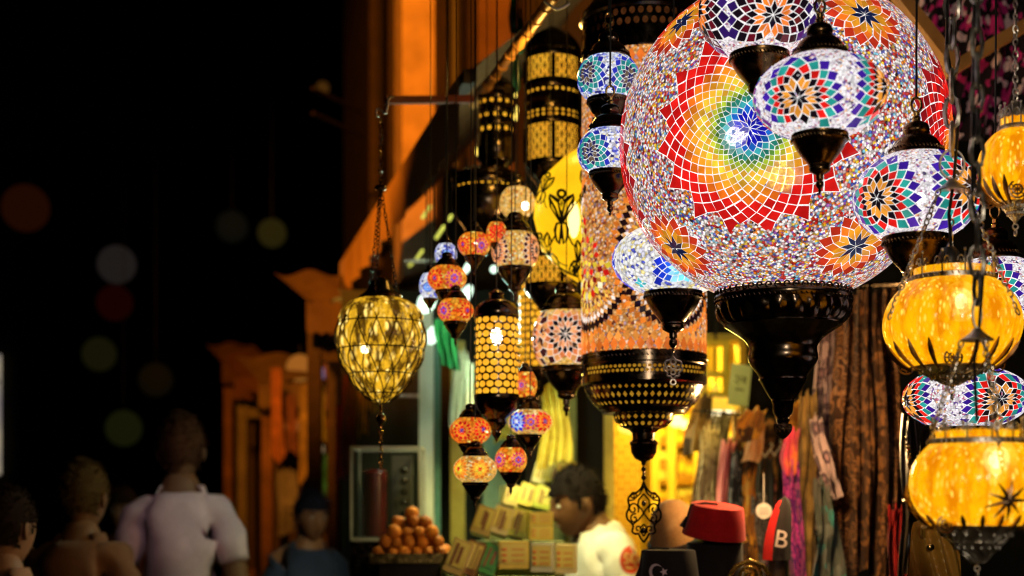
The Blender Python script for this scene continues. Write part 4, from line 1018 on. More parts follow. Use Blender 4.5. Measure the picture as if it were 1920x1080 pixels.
# shelf unit in the room, stock on it
shx0, shx1, sy = X(1222, 8), X(1420, 8), 7.95
sh = thing('shelf_unit', 'yellow lit shelf unit against the back of the yellow room', 'shelves', ((shx0 + shx1) / 2, sy, 0)); so = sh.location
mb = MB()
for px in (1222, 1252, 1300, 1345, 1400): mb.box((X(px, 8) - so.x, 0, 1.3), (.045, .3, 2.6))
mb.build('upright', CREAM, sh)
rows = [(835, 8), (905, 8), (965, 8), (770, 8)]
for (py, d) in rows:
    mb = MB(); mb.box((0, 0, Z(py, 8)), (shx1 - shx0 - .06, .28, .03)); mb.build('shelf', plain('brown_shelf_board', (.3, .16, .03), (.22, .11, .02)), sh)
cols = [((.75, .6, .1), 'yellow'), ((.6, .25, .08), 'orange'), ((.75, .68, .4), 'cream'), ((.35, .2, .08), 'brown')]
rnd = random.Random(4)
cm = [plain('carton_' + n, c, None, .5) for c, n in cols]
k = 0
for (py, d) in rows:
    for px in (1236, 1272, 1288, 1318, 1334, 1362, 1382):
        w_, h_ = rnd.uniform(.04, .075), rnd.uniform(.09, .17); ci = rnd.randrange(4); zz = Z(py, 8) + .016
        rt_ = MB(); rt_.box((0, 0, h_ / 2), (w_, .12, h_)); rt_.box((0, -.0615, h_ * .5), (w_ * .8, .002, h_ * .4), None, 1)
        tag(rt_.build('carton', [cm[ci], cm[(ci + 1) % 4]], None, (X(px, 8), sy - .05, zz)), 'small carton standing on a shelf in the yellow room', 'carton', 'cartons on the shelves of the yellow room')
# pendant lamp with white shade
pl = thing('pendant_lamp', 'white shaded pendant lamp shining in the doorway of the yellow room', 'lamp', W(1342, 770, 6.2)); s = K * 6.2
mb = MB(); mb.lathe([(36 * s, -2 * s), (38 * s, 4 * s), (30 * s, 18 * s), (16 * s, 26 * s), (8 * s, 30 * s), (7 * s, 48 * s), (0, 50 * s)], 32); mb.build('shade', glow('lit_enamel', (1, .62, .05), .9), pl)
mb = MB(); mb.lathe([(0, -16 * s), (16 * s, -13 * s), (28 * s, -6 * s), (35 * s, -1 * s), (34 * s, 2 * s), (0, 2 * s)], 32); mb.build('diffuser', glow('lit_opal', (1, .9, .55), 2.2), pl)
mb = MB(); mb.tube([(0, 0, 46 * s), (0, 0, 330 * s)], .006, 6); mb.build('cord', WIRE, pl)
# yellow lantern frame above it
lf = thing('lantern_frame', 'square yellow lantern frame hanging over the pendant lamp', 'lantern', W(1342, 690, 5.85)); s = K * 5.85
mb = MB()
for xx in (-22, 18): 
    for yy in (-.03, .03): mb.box((xx * s, yy, 0), (9 * s, .016, 100 * s))
for zz in (-50, -12, 46): mb.box((-2 * s, 0, zz * s), (52 * s, .08, 9 * s))
mb.build('frame', plain('glossy_yellow_paint', (.75, .55, .04), (.65, .45, .03), .4), lf)
mb = MB(); mb.tube([(0, 0, 50 * s), (0, 0, 260 * s)], .005, 6); mb.build('cord', WIRE, lf)
for i, (px, py, r, d) in enumerate(((1268, 788, 13, 6.9), (1283, 795, 9, 7.3), (1190, 802, 30, 6.8), (1250, 745, 10, 7.0))):
    b0 = thing('ceiling_bulb', ('bright bare bulb beside the foot of the mosaic cylinder', 'small bare bulb right of the bright one', 'low dish lamp glowing at the left of the yellow room', 'bare bulb behind the foot of the mosaic cylinder')[i], 'lamp', W(px, py, d), 'bulbs in the yellow room'); s = K * d
    mb = MB(); mb.ell((0, 0, 0), (r * s, r * s, r * s * (.4 if i == 2 else 1)), 16, 10); mb.build('bulb', glow('lit_room_bulb', (1, .72, .12), 1.6 if i == 2 else 6.), b0)
    mb = MB(); mb.lathe([(r * s * .5, r * s * .35), (r * s * .4, r * s * 1.2), (r * s * .12, r * s * 1.6), (r * s * .1, 2.74 - (b0.location.z)), (0, 2.74 - b0.location.z)], 12); mb.build('holder', BRASS, b0)
# paper card
mb = MB(); mb.box((0, 0, 0), (40 * K * 5.3, .004, 78 * K * 5.3)); 
card = solo('price_card', mb, plain('grey_green_card', (.3, .38, .28), (.24, .3, .22), .6), 'grey green paper card with scrawled marks right of the pendant lamp', 'card', W(1387, 722, 5.3)); card.rotation_euler = (0, math.radians(6), .2)
mb = MB(); s = K * 5.3
for pts in (((-10, 18), (-4, 10), (-11, 6), (-3, 2)), ((0, 18), (0, 8), (6, 6), (7, 17)), ((10, 16), (10, 4)), ((-9, -8), (8, -9))): mb.tube([(x * s, -.003, z * s) for x, z in pts], 1.3 * s, 5)
mb.build('marks', plain('marker_ink', (.02, .03, .02)), card)
# --- sweet stall on the left: back panels, posts, sheets
ks = thing('sweet_stall', 'sweet seller stall with pale laminate posts and a glass topped counter', 'stall', (X(930, 5.6), 5.6, 0)); o = ks.location
mb = MB(); slab(X(640, 6.9), X(985, 6.9), 0, 2.6, 1.3, 1.4); mb.build('back_wall', plain('dark_green_panel', (.03, .04, .02), (.02, .025, .014), .7, 5), ks)
for (a_, b2, y0, dd, mt) in ((786, 813, 560, 5.75, WHITEP), (845, 872, 640, 6.1, plain('yellow_panel', (.5, .42, .08), (.4, .33, .05), .5)), (905, 950, 640, 6.3, plain('mint_panel', (.3, .5, .33), (.24, .4, .26), .5)), (815, 826, 600, 5.9, plain('teal_panel', (.1, .3, .25), (.07, .22, .18), .5)), (1062, 1080, 640, 5.9, plain('olive_panel', (.2, .22, .05), (.14, .16, .03), .5))):
    mb = MB(); mb.box(((X(a_, dd) + X(b2, dd)) / 2 - o.x, dd - o.y, Z(y0, dd) / 2), (X(b2, dd) - X(a_, dd), .05, Z(y0, dd))); mb.build('post', mt, ks)
mb = MB(); mb.box((X(868, 4.75) - o.x, 5.05 - o.y, .62), (X(1045, 4.75) - X(690, 4.75), 1.5, 1.24)); mb.build('counter', plain('counter_laminate', (.1, .09, .05), (.07, .06, .03), .4), ks)
mb = MB(); mb.beam(W(690, 742, 5.7) - o, W(785, 742, 5.7) - o, .012, .012); mb.beam(W(758, 490, 5.6) - o, W(850, 488, 5.6) - o, .012, .012); mb.build('rail', SILVER, ks)
YC = fabric('yellow_muslin', [(.5, .4, .03), (.62, .52, .08), (.4, .3, .02)], 9); WC = fabric('white_plastic', [(.75, .75, .55), (.6, .62, .4)], 10, rough=.4); GC = fabric('green_nylon', [(.02, .3, .06), (.01, .18, .04)], 10, rough=.5)
cloth('hanging_cloth', 'wide yellow cloth hung behind the narrow orange lamp', 1012, 1068, 706, 872, 5.4, YC, 'cloth', 'sheets hung in the sweet stall', 4, .02)
cloth('hanging_cloth', 'long pale yellow cloth beside the white post', 846, 880, 660, 800, 5.5, WC, 'cloth', 'sheets hung in the sweet stall', 3, .025)
cloth('hanging_cloth', 'white plastic sheet bunched left of the honeycomb lamp', 868, 892, 680, 780, 5.2, WC, 'cloth', 'sheets hung in the sweet stall', 2, .02, taper=.5)
cloth('hanging_cloth', 'bright green nylon sheet under the red mosaic lamps', 812, 868, 596, 690, 5.3, GC, 'cloth', 'sheets hung in the sweet stall', 3, .02, taper=.6)
cloth('hanging_cloth', 'narrow yellow cloth right of the white sheet', 896, 915, 640, 760, 5.9, YC, 'cloth', 'sheets hung in the sweet stall', 2, .015)
cloth('hanging_cloth', 'yellow sheet low behind the coral lamp', 928, 962, 700, 830, 5.9, YC, 'cloth', 'sheets hung in the sweet stall', 3, .015)
COOL = glow('lit_cool_tube', (.75, 1, .8), 1.9)
for i, (px, py, w_, h_, d) in enumerate(((800, 567, 34, 46, 5.4), (874, 552, 20, 40, 5.6), (812, 628, 26, 40, 5.5), (926, 505, 14, 14, 5.6), (876, 502, 12, 26, 5.5))):
    b0 = thing('cool_lamp', ('white green glowing lamp under the red and violet mosaic lamp', 'white green lamp right of the lower red mosaic lamp', 'lower white green lamp beside the white post', 'small round yellow green lamp by the orange mosaic lamps', 'white lamp just right of the red and violet mosaic lamp')[i], 'lamp', W(px, py, d), 'cool white lamps in the sweet stall'); s = K * d
    mb = MB(); mb.ell((0, 0, 0), (w_ / 2 * s, .03, h_ / 2 * s), 10, 6, rot=Matrix.Rotation(.5, 3, 'Y')); mb.build('diffuser', COOL, b0)
    mb = MB(); mb.tube([(0, .0, h_ * .45 * s), (0, .02, h_ * 1.2 * s), (0, .02, 2.9 - b0.location.z)], .004, 6); mb.build('cord', WIRE, b0)
# apricot sweets on a tray
tr = thing('serving_tray', 'shallow brass tray heaped with round apricot sweets', 'tray', W(772, 1044, 4.6)); s = K * 4.6
mb = MB(); mb.box((0, 0, -.012), (140 * s, .26, .008)); 
for yy in (-.13, .13): mb.box((0, yy, 0), (140 * s, .008, .03))
for xx in (-70, 70): mb.box((xx * s, 0, 0), (.008, .26, .03))
mb.build('tray', BRASS, tr)
mb = MB(); mb.box((0, 0, (1.24 - tr.location.z) / 2 - .008), (110 * s, .2, tr.location.z - 1.24 - .02)); mb.build('stand', DARKWOOD, tr)
am = MB(); R0 = 12.5 * s; am.ell((0, 0, 0), (R0, R0, R0 * .92), 14, 10, f=lambda d_, q: q * (1 + .02 * math.sin(9 * d_.x + 5 * d_.z)))
APR = varied(plain('apricot_sweet', (.66, .26, .03), (.46, .13, .012), .6, 60, .3, .5), .6, 1.2)
a0 = tag(am.build('apricot_sweet', APR), 'round orange apricot sweet heaped on the brass tray', 'sweet', 'apricot sweets heaped on the tray')
first = True
base = tr.location + Vector((0, 0, R0 - .006))
for lv in range(5):
    n = (6, 5, 4, 3, 1)[lv]; m2 = (4, 3, 3, 2, 1)[lv]
    for i in range(n):
        for j in range(m2):
            ob = a0 if first else a0.copy()
            if not first: C.objects.link(ob)
            first = False
            ob.location = base + Vector(((i - (n - 1) / 2) * R0 * 1.85 + rnd.uniform(-.009, .009), (j - (m2 - 1) / 2) * R0 * 1.9, lv * R0 * 1.5 + rnd.uniform(-.003, .003)))
            ob.rotation_euler = (rnd.uniform(0, 6), rnd.uniform(0, 6), 0); q_ = rnd.uniform(.84, 1.12); ob.scale = (q_ * rnd.uniform(.93, 1.07), q_, q_ * rnd.uniform(.9, 1.05))
# wrapped sweet boxes on stepped racks
BOXC = {'yellow': (.72, .56, .05), 'lime': (.5, .55, .06), 'straw': (.55, .42, .12), 'brown': (.26, .12, .03), 'green': (.05, .36, .05), 'white': (.62, .66, .5), 'cream': (.7, .62, .3)}
BM = {k: plain('box_card_' + k, c, tuple(q * .8 for q in c), .35, 30, .5) for k, c in BOXC.items()}
FILM = plain('box_film', (.75, .68, .2), (.6, .52, .12), .15, 12, .5); LABM = plain('box_label', (.65, .2, .05), (.55, .14, .04), .5)
boxes = [(828, 868, 1010, 1078, 4.32, 'straw', 20), (858, 892, 1014, 1080, 4.36, 'brown', 20), (890, 926, 1020, 1078, 4.4, 'green', 22), (932, 992, 1014, 1066, 4.4, 'yellow', 0), (996, 1040, 1018, 1072, 4.4, 'white', 0), (1042, 1082, 1020, 1075, 4.45, 'cream', 0),
 (880, 918, 950, 1004, 4.62, 'straw', 18), (912, 950, 950, 1004, 4.64, 'cream', 18), (946, 984, 954, 1010, 4.66, 'lime', 16), (988, 1036, 960, 985, 4.6, 'yellow', 0), (988, 1036, 986, 1012, 4.6, 'yellow', 0),
 (938, 968, 910, 950, 5.45, 'straw', 16), (966, 996, 908, 950, 5.45, 'yellow', 16), (994, 1028, 912, 956, 5.45, 'lime', 16), (994, 1020, 868, 908, 5.62, 'cream', 16), (1018, 1046, 868, 908, 5.62, 'yellow', 16), (1044, 1080, 866, 884, 5.62, 'yellow', 0)]
rk = thing('stepped_rack', 'stepped display rack under the wrapped sweet boxes', 'rack', W(950, 1090, 4.7)); rk.location.z = 1.24; o = rk.location
STEPM = plain('dim_green_board', (.12, .14, .05), (.08, .1, .03), .6)
for (yb, d0) in ((1081, 4.4), (1013, 4.65), (957, 5.45), (909, 5.62)):
    zz = Z(yb, d0); mb = MB(); mb.box((X(945 + (1081 - yb) * .3, d0) - o.x, d0 + .02 - o.y, (max(zz, 1.26) + 1.24) / 2 - o.z - .004), (X(1060, d0) - X(835 + (1081 - yb) * .6, d0), .16, max(.02, zz - 1.24))); mb.build('step', STEPM, rk)
wn = {'straw': 'straw coloured', 'brown': 'brown', 'green': 'green', 'yellow': 'yellow', 'white': 'greyish white', 'cream': 'cream', 'lime': 'lime yellow'}
rowname = lambda y: 'front row' if y > 1005 else 'second row' if y > 945 else 'third row' if y > 900 else 'top row'
seen = {}
for (x0, x1, y0, y1, d, c, lean) in boxes:
    w_, h_ = (x1 - x0) * K * d, (y1 - y0) * K * d
    lb = '%s wrapped sweet box in the %s of the rack' % (wn[c], rowname((y0 + y1) / 2))
    seen[lb] = seen.get(lb, 0) + 1
    if seen[lb] > 1: lb = lb.replace('wrapped', 'lower wrapped') if lean == 0 else lb.replace('wrapped', 'right hand wrapped')
    bx = thing('sweet_box', lb, 'box', W((x0 + x1) / 2, y1, d), 'wrapped sweet boxes on the rack')
    bx.rotation_euler = (math.radians(-12 if lean else 0), math.radians(lean), rnd.uniform(-.15, .15))
    mb = MB(); mb.box((0, 0, h_ / 2), (w_ * .93, .07, h_ * .98)); mb.build('carton', BM[c], bx)
    mb = MB(); mb.box((0, -.037, h_ * .56), (w_ * .8, .003, h_ * .72)); mb.build('window_film', FILM if c != 'green' else BM['green'], bx)
    mb = MB()
    if lean == 0:
        for k in range(3): mb.ell((-w_ * .3, -.039, h_ * (.3 + .2 * k)), (w_ * .09, .002, h_ * .06), 10, 5)
        for k in range(3): mb.box((w_ * .12, -.039, h_ * (.3 + .2 * k)), (w_ * .4, .002, h_ * .035))
    else:
        for k in range(rnd.choice((2, 3, 4))): mb.box((w_ * rnd.uniform(-.3, .3), -.039 - .0005 * k, h_ * rnd.uniform(.42, .6)), (w_ * rnd.uniform(.05, .18), .002, h_ * rnd.uniform(.4, .75)))
    mb.build('label', LABM if lean == 0 else BM['brown'], bx)
# glass drinks case
d = 5.0; s = K * d; dp = thing('glass_case', 'upright glass case with dark red juice inside, left of the white post', 'glass case', W(729, 1010, d)); wx, wy, hz = 61 * s, .13, 168 * s
m_, nt, b_ = newmat('clear_glass'); b_.inputs['Base Color'].default_value = (.04, .05, .04, 1); b_.inputs['Alpha'].default_value = .12; b_.inputs['Roughness'].default_value = .05
mb = MB()
for xx in (-wx, wx): mb.box((xx, 0, hz / 2), (.004, wy * 2, hz))
for yy in (-wy, wy): mb.box((0, yy, hz / 2), (wx * 2 - .006, .004, hz))
mb.build('pane', m_, dp)
mb = MB(); EDGE = plain('pale_edge_metal', (.5, .52, .46), rough=.35, metallic=.6)
for xx in (-wx, wx):
    for yy in (-wy, wy): mb.box((xx * 1.02, yy * 1.02, hz / 2), (.008, .008, hz))
for zz in (0, hz):
    for yy in (-wy, wy): mb.box((0, yy * 1.03, zz), (wx * 2.06, .009, .009))
    for xx in (-wx, wx): mb.box((xx * 1.03, 0, zz), (.009, wy * 2, .009))
mb.build('frame', EDGE, dp)
mb = MB(); mb.lathe([(0, 0), (24 * s, 0), (24 * s, hz * .7), (18 * s, hz * .74), (0, hz * .74)], 20, o=(-26 * s, 0, .01)); mb.build('juice', plain('dark_red_juice', (.05, .004, .004), rough=.2), dp)
mb = MB(); mb.box((24 * s, .03, hz * .47), (38 * s, .05, hz * .92)); mb.build('tap_column', plain('brushed_steel', (.16, .165, .15), rough=.3, metallic=.8), dp)
for k in range(6): mb = MB(); mb.ell((30 * s, -.03, hz * (.16 + .12 * k)), (8 * s, .02, 7 * s), 10, 6); mb.build('knob', BLACKM, dp)
mb = MB(); mb.box((0, 0, (1.24 - dp.location.z) / 2 - .004), (wx * 2.1, wy * 2.1, dp.location.z - 1.24 - .012)); mb.build('stand', BLACKM, dp)
# bulbs and lit trinkets in the far stalls
for i, (px, py, r, c, e, d) in enumerate(((614, 921, 13, (.1, .75, .85), .5, 9.1), (562, 690, 26, (1, .36, .05), .28, 9.4), (470, 690, 22, (1, .4, .06), .16, 12.3), (596, 842, 12, (.9, .6, .3), .3, 9.0), (640, 560, 16, (1, .5, .06), .2, 7.4), (628, 800, 10, (.9, .7, .1), .5, 9.0), (652, 880, 12, (.5, .6, .1), .25, 8.2), (548, 800, 14, (.9, .25, .04), .2, 9.3), (604, 700, 10, (.7, .5, .9), .25, 9.0))):
    s = K * d; mb = MB(); mb.ell((0, 0, 0), (r * s, r * s * .7, r * s), 14, 10); mb.tube([(0, 0, r * s * .9), (0, 0, r * s + .06)], .006, 5, m=1)
    solo('stall_bulb', mb, [glow('far_bulb', c, e, base=.05), WIRE], ('cyan', 'big orange', 'dull orange', 'cream', 'amber', 'bright yellow', 'olive', 'deep red orange', 'lilac')[i] + ' bulb glowing in the far stalls down the street', 'bulb', W(px, py, d), 'bulbs glowing in the far stalls')
# ---- scarves, hats and textiles on the right
F = {}
F['leopard'] = fabric('leopard_print', [(.03, .02, .015), (.28, .22, .15), (.4, .34, .25)], 38, 'spots'); F['pink'] = fabric('pale_pink_silk', [(.75, .3, .3), (.62, .2, .25)], 9)
F['navy'] = fabric('navy_speckle', [(.015, .018, .03), (.03, .035, .06), (.02, .02, .03), (.2, .2, .25)], 45, 'cells'); F['orange'] = fabric('orange_ikat', [(.55, .2, .02), (.12, .04, .01), (.5, .26, .05), (.03, .015, .01)], 26, 'cells')
F['black'] = fabric('black_knit', [(.012, .01, .01), (.03, .025, .02)], 30); F['purple'] = fabric('coral_purple_dots', [(.32, .015, .25), (.5, .05, .3), (.12, .01, .16)], 42, 'spots'); F['coral'] = fabric('coral_silk', [(.75, .1, .04), (.7, .2, .05), (.6, .05, .12)], 12)
F['olive'] = fabric('olive_sheer', [(.22, .12, .03), (.12, .07, .02), (.3, .18, .05)], 10); F['mauve'] = fabric('mauve_paisley', [(.3, .17, .2), (.1, .06, .08), (.4, .28, .3)], 24, 'spots'); F['paisley'] = fabric('brown_paisley', [(.4, .17, .06), (.07, .03, .012), (.2, .085, .03), (.06, .025, .012), (.3, .14, .06), (.05, .02, .01)], 22, 'spots', warp=1.0)
F['brown'] = fabric('brown_brocade', [(.06, .025, .01), (.26, .11, .035), (.04, .016, .008), (.14, .065, .03), (.05, .02, .01)], 48, 'cells', warp=.8); F['teal'] = fabric('grey_teal_print', [(.12, .13, .12), (.07, .08, .07), (.1, .11, .1), (.04, .2, .2), (.1, .1, .09), (.06, .07, .06)], 26, 'cells'); F['red'] = fabric('plain_red', [(.4, .01, .01), (.3, .008, .01)], 8)
F['pinkblack'] = fabric('pink_black_blossom', [(.012, .006, .01), (.75, .03, .28), (.014, .008, .012), (.012, .006, .01), (.9, .65, .7), (.5, .02, .2), (.012, .006, .01)], 42, 'cells', warp=1.2); F['camo'] = fabric('brown_grey_print', [(.2, .12, .05), (.05, .03, .02), (.32, .2, .1)], 16, 'cells')
SG = 'scarves and textiles hung in the clothes stall'
rail = MB(); rail.tube([W(1300, 770, 5.0), W(1520, 790, 4.6)], .004, 8); 
solo('clothes_rail', rail, BLACKM, 'lower thin steel rail the scarves hang from', 'rail')
rail = MB(); rail.tube([W(1540, 540, 4.35), W(1720, 530, 4.2)], .01, 8); solo('clothes_rail', rail, BLACKM, 'upper steel rail the brown drapes hang from', 'rail')
for (nm, lb, x0, x1, y0, y1, d, f, kw) in [
 ('scarf', 'leopard print scarf at the left end of the rail', 1304, 1352, 800, 985, 5.0, 'leopard', dict(folds=4, skew=-4)),
 ('scarf', 'pale pink silk scarf beside the leopard print one', 1352, 1384, 826, 958, 4.9, 'pink', dict(folds=2, skew=-14, taper=.7)),
 ('scarf', 'navy speckled scarf right of the pale pink one', 1366, 1404, 842, 985, 4.85, 'navy', dict(folds=3)),
 ('scarf', 'orange ikat scarf in the middle of the rail', 1396, 1432, 800, 990, 4.8, 'orange', dict(folds=3)),
 ('scarf', 'mottled brown scarf hung high above the orange ikat one', 1368, 1420, 772, 860, 5.05, 'camo', dict(folds=3)),
 ('shirt', 'leftmost black knit top on a pale hanger', 1418, 1434, 858, 1000, 4.75, 'black', dict(folds=1)),
 ('shirt', 'middle black knit top on a pale hanger', 1436, 1452, 856, 1000, 4.72, 'black', dict(folds=1)),
 ('shirt', 'rightmost black knit top on a pale hanger', 1454, 1470, 852, 1000, 4.7, 'black', dict(folds=1)),
 ('scarf', 'coral scarf end knotted above the purple dotted scarf', 1466, 1500, 806, 890, 4.25, 'coral', dict(folds=2, taper=.75)),
 ('scarf', 'purple dotted scarf hanging lowest in the middle', 1462, 1500, 868, 1095, 4.27, 'purple', dict(folds=2, skew=16, taper=.7, amp=.03)),
 ('scarf', 'sheer olive scarf right of the purple dotted one', 1496, 1532, 735, 1090, 4.33, 'olive', dict(folds=2, skew=-8, amp=.03, taper=1.3)),
 ('scarf', 'mauve paisley scarf behind the tip of the big globe', 1532, 1572, 600, 985, 4.38, 'mauve', dict(folds=2, skew=-12, amp=.03, taper=1.2)),
 ('scarf', 'grey teal printed scarf below the mauve one', 1524, 1566, 900, 1095, 4.2, 'teal', dict(folds=2, skew=6, amp=.035, taper=1.2)),
 ('drape', 'leftmost brown paisley drape right of the big globe tip', 1562, 1616, 545, 1090, 4.3, 'paisley', dict(folds=2, amp=.03)),
 ('drape', 'middle brown brocade drape', 1604, 1656, 540, 1090, 4.27, 'brown', dict(folds=2, amp=.03, skew=3)),
 ('drape', 'rightmost brown paisley drape beside the amber lamps', 1644, 1692, 535, 1090, 4.3, 'paisley', dict(folds=2, amp=.03)),
 ('scarf', 'plain red scarf peeping out under the brown drapes', 1664, 1694, 950, 1095, 4.18, 'red', dict(folds=2)),
 ('drape', 'pink and black blossom fabric at the top right corner', 1700, 1990, -40, 275, 4.25, 'pinkblack', dict(folds=5, amp=.03)),
]: cloth(nm, lb, x0, x1, y0, y1, d, F[f], 'scarf' if nm == 'scarf' else nm, SG, **kw)
for i, (px, py, d) in enumerate(((1426, 850, 4.74), (1444, 848, 4.71), (1462, 844, 4.69))):
    mb = MB(); s = K * d; mb.tube([(0, 0, 14 * s), (3 * s, 0, 18 * s), (5 * s, 0, 12 * s), (0, 0, 6 * s)], 1.2 * s, 5); mb.tube([(-9 * s, 0, -8 * s), (0, 0, 5 * s), (9 * s, 0, -8 * s)], 2 * s, 6)
    solo('coat_hanger', mb, plain('pale_plastic', (.6, .5, .4), rough=.4), ('leftmost', 'middle', 'rightmost')[i] + ' pale hanger with a black knit top', 'hanger', W(px, py, d), 'pale hangers on the rail')
# short bright cloths thrown over the rail, and more scarves behind
F['mustard'] = fabric('mustard_print', [(.6, .3, .03), (.3, .12, .02), (.55, .24, .03), (.08, .03, .01)], 20, 'cells'); F['peach'] = fabric('peach_print', [(.6, .3, .12), (.5, .2, .06), (.65, .36, .18)], 14)
F['plum'] = fabric('plum_print', [(.2, .04, .1), (.06, .015, .04), (.35, .1, .16)], 26, 'spots'); F['grey'] = fabric('grey_flower_print', [(.3, .27, .24), (.08, .07, .07), (.2, .17, .16), (.05, .04, .04)], 30, 'spots')
for (lb, x0, x1, y0, y1, d, f, kw) in [
 ('short mustard cloth thrown over the rail left of the big globe tip', 1392, 1446, 768, 826, 4.6, 'mustard', dict(folds=2, skew=-22, taper=.8)),
 ('short peach cloth thrown over the rail under the mustard one', 1404, 1442, 798, 866, 4.65, 'peach', dict(folds=2, skew=-16, taper=.7)),
 ('mustard printed cloth behind the pinecone tip of the big globe', 1448, 1500, 752, 822, 4.62, 'mustard', dict(folds=2, skew=14)),
 ('grey flowered scarf slanting behind the pale pink one', 1336, 1378, 774, 900, 5.15, 'grey', dict(folds=2, skew=-26, taper=1.2)),
 ('brown grey printed scarf slanting beside the pendant lamp', 1300, 1340, 740, 850, 5.3, 'camo', dict(folds=2, skew=-12, taper=1.3)),
 ('plum spotted scarf between the orange ikat one and the black tops', 1418, 1452, 900, 1060, 4.9, 'plum', dict(folds=2, skew=6)),
 ('dark brown shawl hanging behind the black knit tops', 1420, 1482, 790, 940, 5.1, 'brown', dict(folds=3, amp=.03)),
 ('grey flowered scarf low behind the letter cap', 1404, 1440, 930, 1090, 4.55, 'grey', dict(folds=2, skew=-5)),
 ('mustard cloth hanging low between the red fez and the letter cap', 1392, 1420, 960, 1090, 4.4, 'mustard', dict(folds=2)),
 ('mauve scarf slanting across the sheer olive one', 1512, 1546, 780, 930, 4.18, 'mauve', dict(folds=2, skew=34, taper=.8)),
]: cloth('scarf', lb, x0, x1, y0, y1, d, F[f], 'scarf', SG, **kw)
# ---- hat table
tb = thing('display_table', 'dark table edge that the fezzes stand on', 'table', W(1320, 1112, 3.75)); tb.location.z = 0; zt = EYE - (1112 - HY) * K * 3.7
mb = MB(); mb.box((0, 0, zt - .02), (.62, .75, .04)); mb.build('tabletop', DARKWOOD, tb)
for xx in (-.28, .28):
    for yy in (-.33, .33): mb = MB(); mb.box((xx, yy, (zt - .04) / 2), (.05, .05, zt - .04)); mb.build('leg', DARKWOOD, tb)
REDF = fabric('red_felt', [(.52, .005, .005), (.42, .004, .005)], 40); BLKF = fabric('black_felt', [(.008, .006, .006), (.014, .008, .008)], 40)
def fez(label, px, y0, y1, d, rt, rb, mat, tilt=(0, 0), band=None):
    s = K * d; fz = thing('fez', label, 'hat', W(px, y1, d), 'fezzes on the display table'); h_ = (y1 - y0) * s
    mb = MB(); mb.lathe([(0, h_), (rt * s * .9, h_), (rt * s * .97, h_ - .0015), (rt * s, h_ - .005), ((rt + (rb - rt) * .5) * s, h_ * .5), (rb * s, .002), (rb * s * .97, 0), (0, 0)], 56); mb.build('crown', mat, fz)
    mb = MB(); P = [(0, 0, h_ + .002), (-rt * s * .5, -.01, h_ + .004), (-rt * s * 1.02, -.02, h_ - .004), (-rt * s * 1.1, -.022, h_ * .6), (-rt * s * 1.25, -.02, h_ * .25)]
    mb.tube(P, [.003, .003, .003, .003, .008], 6); mb.build('tassel', BLKF, fz)
    fz.rotation_euler = (tilt[0], tilt[1], 0); return fz, h_, s
fz, h_, s = fez('black fez with a pink white crescent and star, front of the table', 1254, 1030, 1111, 3.55, 50, 60, BLKF)
mb = MB(); rr = lambda z: (60 + (50 - 60) * z / h_) * s + .0012
def onfez(x, z): r = rr(z); an = -PI / 2 + x / r; return (r * math.cos(an), r * math.sin(an), z)
cx0, cz0, Rm = -31 * s, h_ - 40 * s, 14.5 * s
n = 22; cres = []
oc = [(cx0 + Rm * math.cos(t), cz0 + Rm * math.sin(t)) for t in [.62 + (2 * PI - 1.24) * k / n for k in range(n + 1)]]
ci_, ri_ = (cx0 + 3.6 * s), 11.6 * s
icr = [(ci_ + ri_ * math.cos(t), cz0 + ri_ * math.sin(t)) for t in [.78 + (2 * PI - 1.56) * k / n for k in range(n + 1)]]
A0 = mb.add([onfez(*p) for p in oc]); B0 = mb.add([onfez(*p) for p in icr])
for k in range(n): mb.face((A0 + k, A0 + k + 1, B0 + k + 1, B0 + k), 0, False)
stc = (cx0 + 16 * s, cz0); c0 = mb.add([onfez(*stc)]); st = mb.add([onfez(stc[0] + (8 if k % 2 == 0 else 3.3) * s * math.cos(PI + PI * k / 5), stc[1] + (8 if k % 2 == 0 else 3.3) * s * math.sin(PI + PI * k / 5)) for k in range(10)])
for k in range(10): mb.face((c0, st + k, st + (k + 1) % 10), 0, False)
mb.build('crescent_star', plain('pink_white_thread', (.7, .5, .55), (.6, .42, .46), .7), fz)
fez('bright red fez tilted on its stand above the black one', 1338, 946, 1006, 3.68, 50, 60, REDF, (.16, .1))
mb = MB(); s = K * 3.7; mb.lathe([(0, 0), (52 * s, 0), (54 * s, 30 * s), (52 * s, 94 * s), (30 * s, 102 * s), (0, 103 * s)], 32); solo('hat_block', mb, BLKF, 'black hat block under the bright red fez', 'hat block', W(1340, 1111, 3.72))
hb = thing('felt_hat', 'tan felt hat with a dark band, left behind the red fez', 'hat', W(1262, 1035, 3.95)); s = K * 3.95
mb = MB(); mb.lathe([(0, 0), (40 * s, 0), (43 * s, 12 * s), (44 * s, 40 * s), (40 * s, 68 * s), (30 * s, 88 * s), (14 * s, 97 * s), (0, 99 * s)], 40); mb.build('crown', fabric('tan_felt', [(.42, .24, .1), (.34, .18, .07)], 30), hb)
mb = MB(); mb.tube([(44.5 * s * math.cos(a), 44.5 * s * math.sin(a), (20 + 16 * math.sin(a * 1.0 + .6)) * s) for a in [2 * PI * k / 40 for k in range(40)]], 4.5 * s, 6, True); mb.build('band', BLKF, hb)
mb = MB(); mb.lathe([(0, 0), (30 * s, 0), (26 * s, (HY - 950) * s - 10 * s), (12 * s, -30 * s), (14 * s, zt - hb.location.z), (0, zt - hb.location.z)], 20); mb.build('stand', DARKWOOD, hb)
